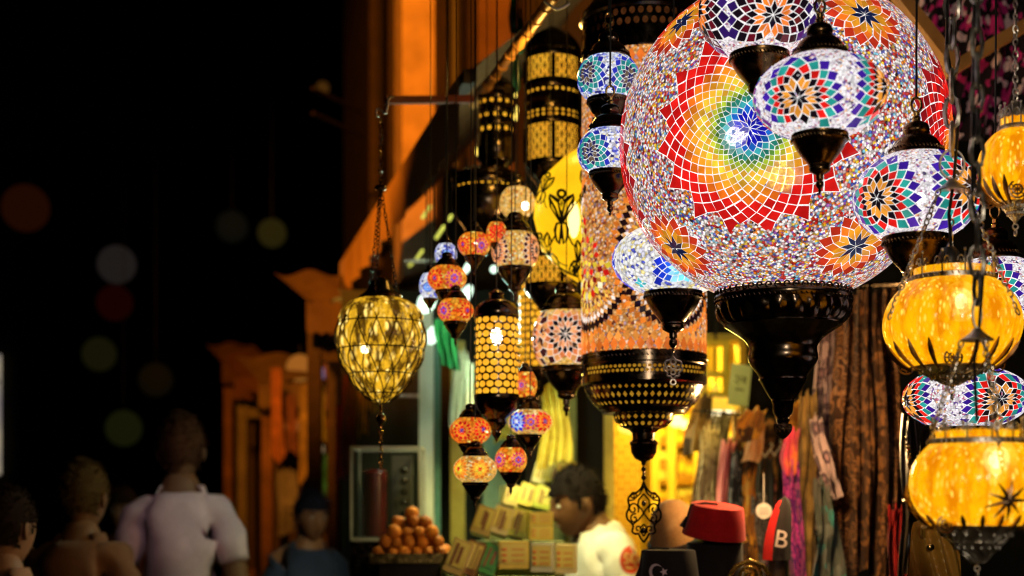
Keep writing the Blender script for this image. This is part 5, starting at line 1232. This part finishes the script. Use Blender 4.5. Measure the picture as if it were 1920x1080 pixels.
# knitted cap with letter
kc = thing('knitted_cap', 'red and black cap with a white letter B, right of the red fez', 'cap', W(1456, 1050, 3.85)); s = K * 3.85
mb = MB()
def kfn(u, v): 
    zz = 120 * s * v; hw_ = 26 * s * math.sqrt(max(0, 1 - v ** 2.2)); 
    return ((-1 + 2 * u) * hw_ + 16 * s * v ** 1.5, -.03 * math.sin(PI * u) * (1 - v * .6), zz)
mb.grid(kfn, 14, 14)
mb.grid(lambda u, v: (kfn(1 - u, v)[0], .03 * math.sin(PI * u) * (1 - v * .6), kfn(u, v)[2]), 14, 14)
for k, f_ in enumerate(mb.f):
    cxm = sum(mb.v[i][0] for i in f_) / 4; czm = sum(mb.v[i][2] for i in f_) / 4
    if cxm < (-11 + 20 * (czm / (120 * s)) ** 1.5) * s: mb.m[k] = 1
mb.build('cap', [BLKF, REDF], kc)
def text(body, size, mat, name, parent, loc, rot, extr=.0008):
    cu = bpy.data.curves.new(name, 'FONT'); cu.body = body; cu.size = size; cu.extrude = extr; cu.align_x = 'CENTER'; cu.align_y = 'CENTER'
    ob = bpy.data.objects.new(name, cu); C.objects.link(ob); bpy.context.view_layer.update()
    me = bpy.data.meshes.new_from_object(ob.evaluated_get(bpy.context.evaluated_depsgraph_get())); bpy.data.objects.remove(ob)
    me.materials.clear(); me.materials.append(mat); q = bpy.data.objects.new(name, me); C.objects.link(q); q.parent = parent; q.location = loc; q.rotation_euler = rot; return q
text('B', 46 * s, plain('white_thread', (.7, .55, .5), rough=.7), 'letter', kc, (4 * s, -.034, 38 * s), (PI / 2, math.radians(10), 0))
mb = MB(); mb.lathe([(0, 0), (16 * s, 0), (16 * s, zt - kc.location.z), (0, zt - kc.location.z)], 16); mb.build('stand', DARKWOOD, kc)
mb = MB(); s = K * 4.1; mb.lathe([(0, -.003), (15 * s, -.003), (15 * s, .003), (0, .003)], 24); mb.xf(Matrix.Rotation(PI / 2, 4, 'X')); mb.tube([(0, 0, 14 * s), (0, 0, 70 * s)], 1 * s, 5); 
for k in range(3): mb.box((0, -.004, (-5 + 5 * k) * s), (18 * s, .001, 1.6 * s), None, 1)
solo('round_tag', mb, [plain('white_card', (.6, .52, .48), rough=.6), plain('grey_print', (.3, .26, .24))], 'round white tag hanging among the black knit tops', 'tag', W(1432, 958, 4.1))
# gilt scroll ornament
go = thing('gilt_ornament', 'glittering gold scroll ornament in front of the red fez', 'ornament', W(1405, 1111, 3.5)); s = K * 3.5
GOLD = metal('glitter_gold', (.75, .5, .1), (.25, .15, .03), .25, 300, .8)
mb = MB(); P = []
for k in range(40):
    t = k / 39 * 4.2 * PI; r = (5 + 20 * k / 39) * s; P.append((r * math.cos(t + 1), 0, 32 * s + r * math.sin(t + 1)))
mb.tube(P, 3.2 * s, 8); mb.tube([(-46 * s, 0, 0), (-40 * s, 0, 26 * s), (-26 * s, 0, 48 * s), (0, 0, 60 * s), (26 * s, 0, 50 * s), (42 * s, 0, 26 * s), (48 * s, 0, 0)], 4.5 * s, 8)
mb.box((0, 0, 4 * s), (104 * s, .02, 8 * s)); mb.build('scroll', GOLD, go)
# leather bag and dark garments at the right
bg = thing('leather_bag', 'golden tan leather bag under the lowest amber lamp', 'bag', W(1752, 1085, 3.1)); s = K * 3.1
LEA = plain('tan_leather', (.5, .27, .04), (.38, .18, .025), .35, 12, .5, .3)
mb = MB(); mb.grid(lambda u, v: ((u - .5) * 100 * s * (1 - .25 * v ** 2), -.05 * math.sin(PI * u) * (1 - .5 * v) - .01 * math.sin(u * 22 + v * 5), 105 * s * v + 6 * s * math.sin(u * 7)), 30, 16)
mb.grid(lambda u, v: ((.5 - u) * 100 * s * (1 - .25 * v ** 2), .05 * math.sin(PI * u) * (1 - .5 * v), 105 * s * v + 6 * s * math.sin((1 - u) * 7)), 30, 16); mb.build('body', LEA, bg)
mb = MB(); mb.tube([(-28 * s, -.03, 80 * s), (-34 * s, -.05, 96 * s), (-10 * s, -.06, 108 * s), (26 * s, -.06, 112 * s), (44 * s, -.04, 122 * s)], 5 * s, 8); mb.tube([(30 * s, 0, 100 * s), (30 * s, 0, 170 * s), (10 * s, 0, 600 * s)], 3 * s, 8); mb.build('strap', LEA, bg)
mb = MB(); mb.ell((-20 * s, -.052, 60 * s), (7 * s, 3 * s, 7 * s), 10, 8); mb.build('buckle', BRASS, bg)
for i, (x0, x1, y0, y1, d) in enumerate(((1690, 1728, 780, 1090, 3.5), (1722, 1762, 790, 1000, 3.45))):
    cloth('jacket', ('dark leather jacket edge with gold studs left of the lowest amber lamp', 'second dark leather jacket behind the lowest amber lamp')[i], x0, x1, y0, y1, d, plain('black_leather', (.014, .011, .009), (.03, .022, .016), .3, 14, .6, .4), 'jacket', 'dark leather jackets', 2, .02)
mb = MB(); rnd2 = random.Random(3); s = K * 3.44
for k in range(16): mb.ell((rnd2.uniform(-18, 18) * s, rnd2.uniform(-.01, .0), rnd2.uniform(-60, 60) * s), (2.6 * s, 2.6 * s, rnd2.uniform(3, 9) * s), 6, 5)
mb.chain((-14 * s, 0, 80 * s), (4 * s, 0, -60 * s), 9 * s, 6 * s, 1 * s); solo('bead_necklace', mb, BRASS, 'gold bead necklace hanging over the dark jackets', 'necklace', W(1712, 900, 3.38))
# green glass drops near the pole
GG = plain('green_bottle_glass', (.03, .2, .07), (.015, .1, .04), .12, 20, .6, 0)
for i, (px, y0, d) in enumerate(((962, 22, 4.9), (976, 60, 5.0), (968, 130, 4.95))):
    s = K * d; mb = MB(); mb.lathe([(0, -44 * s), (6 * s, -38 * s), (9 * s, -10 * s), (6 * s, 16 * s), (3 * s, 30 * s), (3 * s, 44 * s), (0, 45 * s)], 14); mb.tube([(0, 0, 44 * s), (0, 0, ROOFZ + .2 - W(px, y0, d).z)], .002, 5)
    solo('glass_drop', mb, GG, ('topmost', 'middle', 'lowest')[i] + ' green glass drop hanging by the wooden pole', 'glass drop', W(px, y0, d), 'green glass drops by the wooden pole')
# dangling mirror beads under the pole
ML = glow('lit_fairy_bulb', (1, .72, .12), 2.2)
for i in range(16):
    px, py, d = random.uniform(892, 975), random.uniform(150, 300), random.uniform(4.9, 5.15); s = K * d
    mb = MB(); mb.ell((0, 0, 0), (random.uniform(2, 4) * s, 3 * s, random.uniform(3, 9) * s), 8, 6); mb.tube([(0, 0, 4 * s), (0, 0, 30 * s)], .8 * s, 4, m=1)
    solo('fairy_bulb', mb, [ML, WIRE], 'tiny yellow fairy bulb dangling under the wooden pole', 'bulb', W(px, py, d), 'fairy bulbs under the wooden pole')
# ---- made-up globes standing in for out-of-focus lights across the street, left
for i, (px, py, r, col, e, d) in enumerate(((219, 496, 36, (.5, .4, .36), 0.0250, 12), (510, 437, 27, (.7, .55, .1), 0.0225, 14), (48, 390, 44, (.6, .12, .03), 0.0200, 11), (215, 568, 34, (.5, .04, .02), 0.0150, 12.5), (186, 664, 32, (.5, .45, .1), 0.0140, 13), (232, 803, 34, (.45, .5, .1), 0.0150, 11.5), (292, 712, 32, (.5, .35, .1), 0.0070, 12), (435, 425, 30, (.5, .5, .3), .006, 14), (605, 165, 12, (.9, .35, .05), .06, 15))):
    s = K * d; lt = thing('far_blur_globe', ('dim grey', 'olive yellow', 'large dull red', 'deep red', 'dim olive', 'low greenish', 'very dim amber', 'very dim grey green', 'tiny orange')[i] + ' globe standing in for a blurred light far down the dark street', 'lantern', W(px, py, d), 'globes standing in for blurred far lights')
    mb = MB(); mb.ell((0, 0, 0), (r * s, r * s, r * s), 24, 16); mb.build('shade', glow('dim_blur_globe', col, e, base=.012), lt)
    zc_ = 6.6 - lt.location.z; mb = MB(); mb.tube([(0, 0, r * s), (0, 0, zc_)], .003, 6); mb.tube([(-3, 0, zc_ + .1), (0, 0, zc_), (3, 0, zc_ + .1)], .004, 6); mb.build('cord', WIRE, lt)
# ---- house across the street with a lit window
hx = thing('corner_house', 'dark house across the street with one pale lit shop window', 'building', (-5.2, 16, 0))
mb = MB(); mb.box((-3.2, 4, 4), (6, 9, 8)); mb.build('wall', BLACKWALL, hx)
lw = MB(); lw.box((-.19 - .62, -.56, 2.55), (.9, .06, 1.3)); w1 = lw.build('window', glow('lit_shop_window', (.75, .62, .4), .6, (.3, .26, .3), 2.), hx)
mb = MB(); mb.box((-.81, -.6, 2.55), (.04, .05, 1.3)); mb.box((-.81, -.6, 2.9), (.9, .05, .04)); mb.build('window_bar', DARKWOOD, w1)
# ================================================================ people
def skin_mesh(V, E, R, sub=1):
    me = bpy.data.meshes.new('tmp'); me.from_pydata(V, E, []); ob = bpy.data.objects.new('tmp', me); C.objects.link(ob)
    md = ob.modifiers.new('s', 'SKIN'); md.use_smooth_shade = True
    for i, r in enumerate(R):
        sv = me.skin_vertices[0].data[i]; sv.radius = r if isinstance(r, tuple) else (r, r); sv.use_root = (i == 0)
    sb = ob.modifiers.new('u', 'SUBSURF'); sb.levels = sub; sb.render_levels = sub
    bpy.context.view_layer.update()
    out = bpy.data.meshes.new_from_object(ob.evaluated_get(bpy.context.evaluated_depsgraph_get()))
    bpy.data.objects.remove(ob); return out
def headf(d, q):
    """d unit direction, x = face; returns the head surface point"""
    x, y, z = q
    if d.z < 0:                                              # jaw narrows, chin comes forward
        k = -d.z; y *= 1 - .34 * k; x = x * (1 - .1 * k) + (.018 * k if d.x > 0 else -.0 * k)
    g = lambda a, b, sx, sy: math.exp(-((d.y - a) / sx) ** 2 - ((d.z - b) / sy) ** 2)
    if d.x > 0:
        x += .030 * g(0, -.16, .13, .17) + .012 * g(0, -.32, .12, .07) + .01 * g(0, .18, .35, .09) + .007 * g(0, -.56, .22, .06) + .006 * g(0, -.68, .22, .05) - .006 * g(0, -.62, .25, .03) + .012 * g(0, -.86, .25, .12)
        x -= .012 * (g(.36, .03, .17, .1) + g(-.36, .03, .17, .1))
    return Vector((x, y, z))
def person(label, loc, ang, h=1.72, skin=(.35, .18, .1), hair=(.012, .008, .006), shirt=(.7, .7, .68), trousers=(.05, .05, .07), lean=0., drop=0., head_pitch=0., head_yaw=0., arms='down', shirtmat=None, hairlen=0., bulk=1.):
    root = thing('person', label, 'person', loc); root.rotation_euler = (0, 0, ang); S = h / 1.72
    L_ = lean
    V = [(0, 0, .95), (L_ * .3, 0, 1.14), (L_ * .65, 0, 1.31), (L_ * .9, 0, 1.44), (L_ * 1.15 + .005, 0, 1.50), (L_ * 1.4 + .012, 0, 1.57)]
    R = [(.15, .12), (.145, .115), (.16, .125), (.095, .085), .06, .056]; E = [(i, i + 1) for i in range(5)]
    def add(p, r, par): V.append(p); R.append(r); E.append((par, len(V) - 1)); return len(V) - 1
    for sg in (1, -1):
        sh = add((L_ * .85, sg * .16, 1.40), .055, 3)
        if arms == 'down': el, wr = (L_ * .6 - .02, sg * .215, 1.12), (L_ * .5 + .07, sg * .23, .88)
        else: el, wr = (L_ * .8 + .06, sg * .24, 1.15), (L_ * .8 + .27, sg * .16, 1.24)
        e_ = add(el, .046, sh); w_ = add(wr, .031, e_)
        dv = (Vector(wr) - Vector(el)).normalized(); pm = Vector(wr) + dv * .06; p_ = add(tuple(pm), (.034, .018), w_)
        side = dv.cross(Vector((0, 1, 0))).normalized()
        for k in range(4):
            b1 = pm + side * (-.024 + .016 * k) + dv * .035; i1 = add(tuple(b1), .009, p_)
            i2 = add(tuple(b1 + dv * (.034, .04, .037, .028)[k] + Vector((0, -sg * .008, 0))), .008, i1); add(tuple(b1 + dv * (.055, .066, .06, .046)[k] + Vector((0, -sg * .025, 0))), .007, i2)
        t1 = add(tuple(Vector(wr) + dv * .03 + side * .035 + Vector((0, -sg * .012, 0))), .010, w_); add(tuple(Vector(wr) + dv * .062 + side * .05 + Vector((0, -sg * .022, 0))), .0085, t1)
        hp = add((0, sg * .09, .86), .095, 0); kn = add((.025, sg * .1, .48), .062, hp); an = add((0, sg * .1, .09), .042, kn); add((.13, sg * .11, .035), .036, an)
    for i in range(4): R[i] = (R[i][0] * bulk, R[i][1] * bulk)
    me = skin_mesh(V, E, R, 2)
    mb = MB(); mb.addmesh(me)
    hc = Vector((L_ * 1.65 + .035, 0, 1.635 - drop)); HR = Matrix.Rotation(head_yaw, 3, 'Z') @ Matrix.Rotation(head_pitch, 3, 'Y')
    def HP(v): return HR @ Vector(v) + hc
    mb.ell(hc, (.098, .077, .118), 40, 30, 0, HR, f=headf)
    for sg in (1, -1):
        mb.ell(HP((-.006, sg * .079, -.006)), (.019, .008, .031), 12, 8, 0, HR @ Matrix.Rotation(sg * -.35, 3, 'Z')); mb.ell(HP((-.004, sg * .086, -.004)), (.010, .004, .019), 8, 6, 2, HR)
        mb.ell(HP((.083, sg * .03, .006)), (.011, .0125, .009), 10, 8, 1, HR); mb.ell(HP((.0915, sg * .03, .005)), (.004, .0055, .0055), 8, 6, 2, HR)
        mb.tube([HP((.091, sg * .012, .026)), HP((.094, sg * .03, .031)), HP((.082, sg * .05, .026))], .004, 5, False, 3)
    mb.tube([HP((.091, -.024, -.066)), HP((.103, 0, -.064)), HP((.091, .024, -.066))], .0045, 6, False, 2)
    sk = plain('skin_tone', skin, tuple(x * .85 for x in skin), .5, 30, .4, .1); dk = plain('skin_shade_tone', tuple(x * .55 for x in skin), None, .5); hm = plain('hair_colour', hair, tuple(x * 1.8 for x in hair), .95, 120, .1, .8)
    mb.xf(Matrix.Scale(S, 4)); mb.build('body', [sk, plain('eye_white', (.6, .58, .55), rough=.2, bs=0), dk, hm], root, sharp=0)
    # hair: shell over scalp
    hb = MB()
    def hf(d, q):
        p = headf(d, q); k = 1.10 + .05 * math.sin(d.x * 23 + d.z * 17) * math.sin(d.y * 21) + .03 * math.sin(d.z * 41 + d.x * 13)
        return Vector(p) * k + Vector((-.004, 0, .008))
    hb.ell(hc, (.098, .077, .118), 44, 34, 0, HR, f=hf)
    keep = []
    for i, f_ in enumerate(hb.f):
        c = sum((Vector(hb.v[j]) for j in f_), Vector()) / len(f_); l = HR.inverted() @ (c - hc)
        lim = .048 if l.x > .055 else (.02 if l.x > .03 else (-.012 if l.x > .012 else (.025 if abs(l.y) > .06 and l.x > -.028 else -.055 - hairlen)))
        if l.z > lim: keep.append(i)
    hb.f = [hb.f[i] for i in keep]; hb.m = [hb.m[i] for i in keep]; hb.s = [hb.s[i] for i in keep]; hb.c = [hb.c[i] for i in keep]
    rh = random.Random(11)
    for _ in range(420):                                     # loose locks break the outline
        f_ = rh.choice(hb.f[:len(keep)]); c = sum((Vector(hb.v[j]) for j in f_), Vector()) / len(f_); o_ = (c - hc).normalized()
        g_ = (Vector((rh.gauss(0, .5), rh.gauss(0, .5), -.5 + rh.gauss(0, .4))) + o_ * .55).normalized(); ln = rh.uniform(.012, .026) + hairlen * .3
        hb.tube([c - o_ * .004, c + g_ * ln * .6 + o_ * .003, c + g_ * ln], [.0028, .002, .0006], 3)
    hb.xf(Matrix.Scale(S, 4)); hb.build('hair', hm, root, sharp=0)
    # shirt: follows the body, ends at neckline, short sleeves and hem
    me.calc_loop_triangles() if False else None
    vs_ = [v.co.copy() for v in me.vertices]; ns_ = [v.normal.copy() for v in me.vertices]
    def bone(p):
        best = None
        for a_, b_ in E:
            A, B = Vector(V[a_]), Vector(V[b_]); ab = B - A; u = max(0, min(1, (p - A).dot(ab) / ab.length_squared)); dd = (p - A - ab * u).length
            if best is None or dd < best[0]: best = (dd, a_, b_, u)
        return best
    sh_ids = [k for k, (a_, b_) in enumerate(E) if a_ == 3 and b_ > 5]; el_ids = {E[k][1] for k in sh_ids}
    def clothed(p):
        _, a_, b_, u = bone(p)
        if (a_, b_) in ((0, 1), (1, 2), (2, 3)): return True
        if (a_, b_) == (3, 4): return u < .5
        if a_ == 3: return True
        if a_ in el_ids: return u < .6
        return a_ == 0 and b_ > 5 and p.z > .86
    keepf = [p for p in me.polygons if clothed(p.center)]
    mb = MB(); rs_ = random.Random(5); ph_ = [rs_.uniform(0, 6) for _ in range(6)]
    idx = {}
    for p in keepf:
        for vi in p.vertices:
            if vi not in idx:
                q = vs_[vi]; wr_ = .006 * math.sin(q.z * 34 + q.y * 22 + ph_[0] + 2 * math.sin(q.y * 13 + ph_[1])) + .004 * math.sin(q.z * 61 - q.y * 40 + q.x * 30 + ph_[2])
                idx[vi] = mb.add([q + ns_[vi] * (.013 + wr_)])
    for p in keepf: mb.face([idx[vi] for vi in p.vertices], 0, True)
    mb.xf(Matrix.Scale(S, 4))
    shm = shirtmat or fabric('shirt_cloth', [shirt, tuple(x * .85 for x in shirt)], 12)
    so_ = mb.build('shirt', shm, root, sharp=0)
    md = so_.modifiers.new('thick', 'SOLIDIFY'); md.thickness = .004; md.offset = -1
    V3 = [(0, 0, .97), (0, 0, .9)]; R3 = [(.155, .125), (.155, .125)]; E3 = [(0, 1)]
    for sg in (1, -1):
        a_ = len(V3); V3 += [(0, sg * .09, .84), (.025, sg * .1, .48), (0, sg * .1, .1)]; R3 += [.105, .075, .066]; E3 += [(1, a_), (a_, a_ + 1), (a_ + 1, a_ + 2)]
    tm = skin_mesh(V3, E3, R3, 1); mb = MB(); mb.addmesh(tm); mb.xf(Matrix.Scale(S, 4)); mb.build('trousers', fabric('trouser_cloth', [trousers, tuple(x * .7 for x in trousers)], 12), root, sharp=0)
    return root, so_
x = W(1156, 950, 5.25).x
man, mshirt = person('dark haired man in a white t-shirt looking down behind the sweet boxes', (x, 5.25, 0), math.radians(-160), 1.70, (.14, .065, .03), (.006, .004, .004), (.78, .78, .74), (.04, .045, .07), .075, .055, .2, -.05, bulk=1.12)  # skin colour darkened, puts the shadow on his face into the tone
# red round print on the back of the shirt, with letters
def shirt_print():
    bpy.context.view_layer.update()
    dg = bpy.context.evaluated_depsgraph_get(); s = K * 5.25
    src = W(1180, 1050, 4.0); cam = Vector((0, 0, EYE)); 
    me = mshirt.data; M = mshirt.matrix_world; Mi = M.inverted()
    def proj(dx, dy):
        p = W(1182 + dx, 1050 + dy, 4.6); dr = (p - cam).normalized(); lo = Mi @ cam; ld = (Mi.to_3x3() @ dr).normalized()
        ok, loc, nrm, _ = mshirt.ray_cast(lo, ld); return (loc + nrm * .002) if ok else None
    mb = MB(); N = 28
    rows = []
    for k in range(5): rows.append([proj((20 * k / 4 + .01) * math.cos(2 * PI * i / N), (26 * k / 4 + .01) * math.sin(2 * PI * i / N)) for i in range(N)])
    for a_, b2 in zip(rows, rows[1:]):
        for i in range(N):
            q = [a_[i], a_[(i + 1) % N], b2[(i + 1) % N], b2[i]]
            if all(p is not None for p in q): j = mb.add(q); mb.face((j, j + 1, j + 2, j + 3), 0, True)
    strokes = [((-4, -10), (-10, -12), (-12, -6), (-5, -2), (-4, 4), (-12, 6)), ((2, -11), (1, 3), (6, 6), (9, 2), (9, -11)), ((-10, 14), (0, 16), (10, 12))]
    for st in strokes:
        P = [proj(*p) for p in st]
        if all(p is not None for p in P): mb.tube(P, .0035, 5, m=1)
    if mb.f: mb.build('print', [plain('red_print', (.6, .06, .015), rough=.7), plain('cream_print', (.75, .55, .2), rough=.7)], mshirt)
shirt_print()
def at(px, d): return (W(px, 950, d).x, d, 0)
person('passer-by in a pale pink shirt seen from behind in the dark street', at(338, 5.6), math.radians(97), 1.86, (.2, .1, .05), (.05, .02, .01), (.78, .6, .66), (.05, .05, .06), 0., 0., .05)
person('woman in a dark blue top at the foot of the far stall', at(575, 6.6), math.radians(-60), 1.58, (.42, .2, .11), (.02, .02, .04), (.05, .07, .16), (.03, .03, .05), 0.02, 0., .1, hairlen=.05)
person('passer-by with light brown hair left of the pink shirt', at(150, 5.0), math.radians(80), 1.66, (.3, .15, .08), (.07, .04, .015), (.35, .16, .09), (.05, .05, .06))
person('passer-by in a peach top at the bottom left corner', at(2, 4.2), math.radians(70), 1.56, (.5, .27, .18), (.02, .012, .01), (.7, .4, .3), (.05, .05, .06))
person('passer-by in a dark red top between two others in the street', at(235, 7.5), math.radians(-95), 1.6, (.35, .18, .1), (.03, .02, .01), (.28, .07, .04), (.05, .05, .06))

# ================================================================ light, sky, camera
def light(name, loc, energy, color, r=.05, kind='POINT', rot=None, spot=None):
    l = bpy.data.lights.new(name, kind); l.energy = energy; l.color = color
    if kind in ('POINT', 'SPOT'): l.shadow_soft_size = r
    if spot: l.spot_size = spot; l.spot_blend = .5
    o = bpy.data.objects.new(name, l); C.objects.link(o); o.location = loc
    if rot: o.rotation_euler = rot
    return o
def aim(o, tgt): o.rotation_euler = (Vector(tgt) - o.location).to_track_quat('-Z', 'Y').to_euler()
aim(light('sodium_street_light', (-1.6, 1.8, 5.2), 2600, (1, .27, .012), .12, 'SPOT', spot=math.radians(42)), (-.55, 7.6, 4.0))
light('sodium_street_light_far', (-1.35, 8.1, 2.3), 8, (1, .42, .09), .15)
light('yellow_room_light', (X(1300, 7), 7.0, 2.5), 120, (1, .66, .04), .12)
light('yellow_room_light_two', (X(1230, 6.6), 6.5, 2.4), 46, (1, .66, .04), .1)
aim(light('sweet_stall_light', W(985, 640, 4.75), 50, (1, .85, .3), .06, 'SPOT', spot=math.radians(118)), W(1010, 1100, 5.1))
light('sweet_stall_tube', W(905, 600, 5.0), 14, (.7, 1, .75), .08)
aim(light('front_fill_spot', (.55, -.3, 2.2), 75, (1, .85, .65), .06, 'SPOT', spot=math.radians(44)), (.95, 2.6, 1.95))  # unseen fill spot added beside the camera for highlights on the metal
light('pole_fill_light', W(1010, 130, 3.95), 2.5, (1, .6, .12), .03)  # point light added in front of the lantern to brighten the wooden pole
light('textile_fill_light', W(1480, 800, 3.75), 20, (1, .62, .25), .06)  # unseen fill added in mid-air to brighten the scarves and drapes
aim(light('shirt_fill_spot', (-.5, 3.2, 2.7), 26, (1, .70, .76), .1, 'SPOT', spot=math.radians(13)), (-1.3, 5.6, 1.5))  # unseen narrow spot added only to light the pink shirt
light('scarf_fill_light', W(1330, 700, 4.9), 7, (1, .68, .12), .05)  # added fill outside the doorway, imitates room light reaching the scarves
w = bpy.data.worlds.new('World'); bpy.context.scene.world = w; w.use_nodes = True; nt = w.node_tree
sky = nt.nodes.new('ShaderNodeTexSky'); sky.sky_type = 'NISHITA'; sky.sun_disc = False; sky.sun_elevation = math.radians(-8); sky.sun_rotation = math.radians(200)
nt.links.new(sky.outputs[0], nt.nodes['Background'].inputs[0]); nt.nodes['Background'].inputs[1].default_value = .01
sc = bpy.context.scene
cam = bpy.data.cameras.new('camera'); co = bpy.data.objects.new('camera', cam); C.objects.link(co); sc.camera = co
co.location = (0, 0, EYE); co.rotation_euler = (PI / 2, 0, 0); cam.lens = 50; cam.sensor_width = 36; cam.sensor_fit = 'HORIZONTAL'
cam.shift_y = (HY - 540) / 1920.; cam.clip_end = 500; cam.clip_start = .05
pass
cam.dof.use_dof = True; cam.dof.focus_distance = 2.85; cam.dof.aperture_fstop = 2.4; cam.dof.aperture_blades = 0
sc.view_settings.view_transform = 'Standard'; sc.view_settings.look = 'None'; sc.view_settings.exposure = 0; sc.view_settings.gamma = 1
sc.render.engine = 'CYCLES'; cy = sc.cycles
cy.use_denoising = True; cy.filter_width = 1.05
try: cy.denoiser = 'OPENIMAGEDENOISE'; cy.denoising_input_passes = 'RGB_ALBEDO_NORMAL'
except Exception: pass
cy.max_bounces = 8; cy.diffuse_bounces = 3; cy.glossy_bounces = 3; cy.transparent_max_bounces = 12; cy.transmission_bounces = 4
cy.sample_clamp_indirect = 3.; cy.caustics_reflective = False; cy.caustics_refractive = False; cy.use_light_tree = True
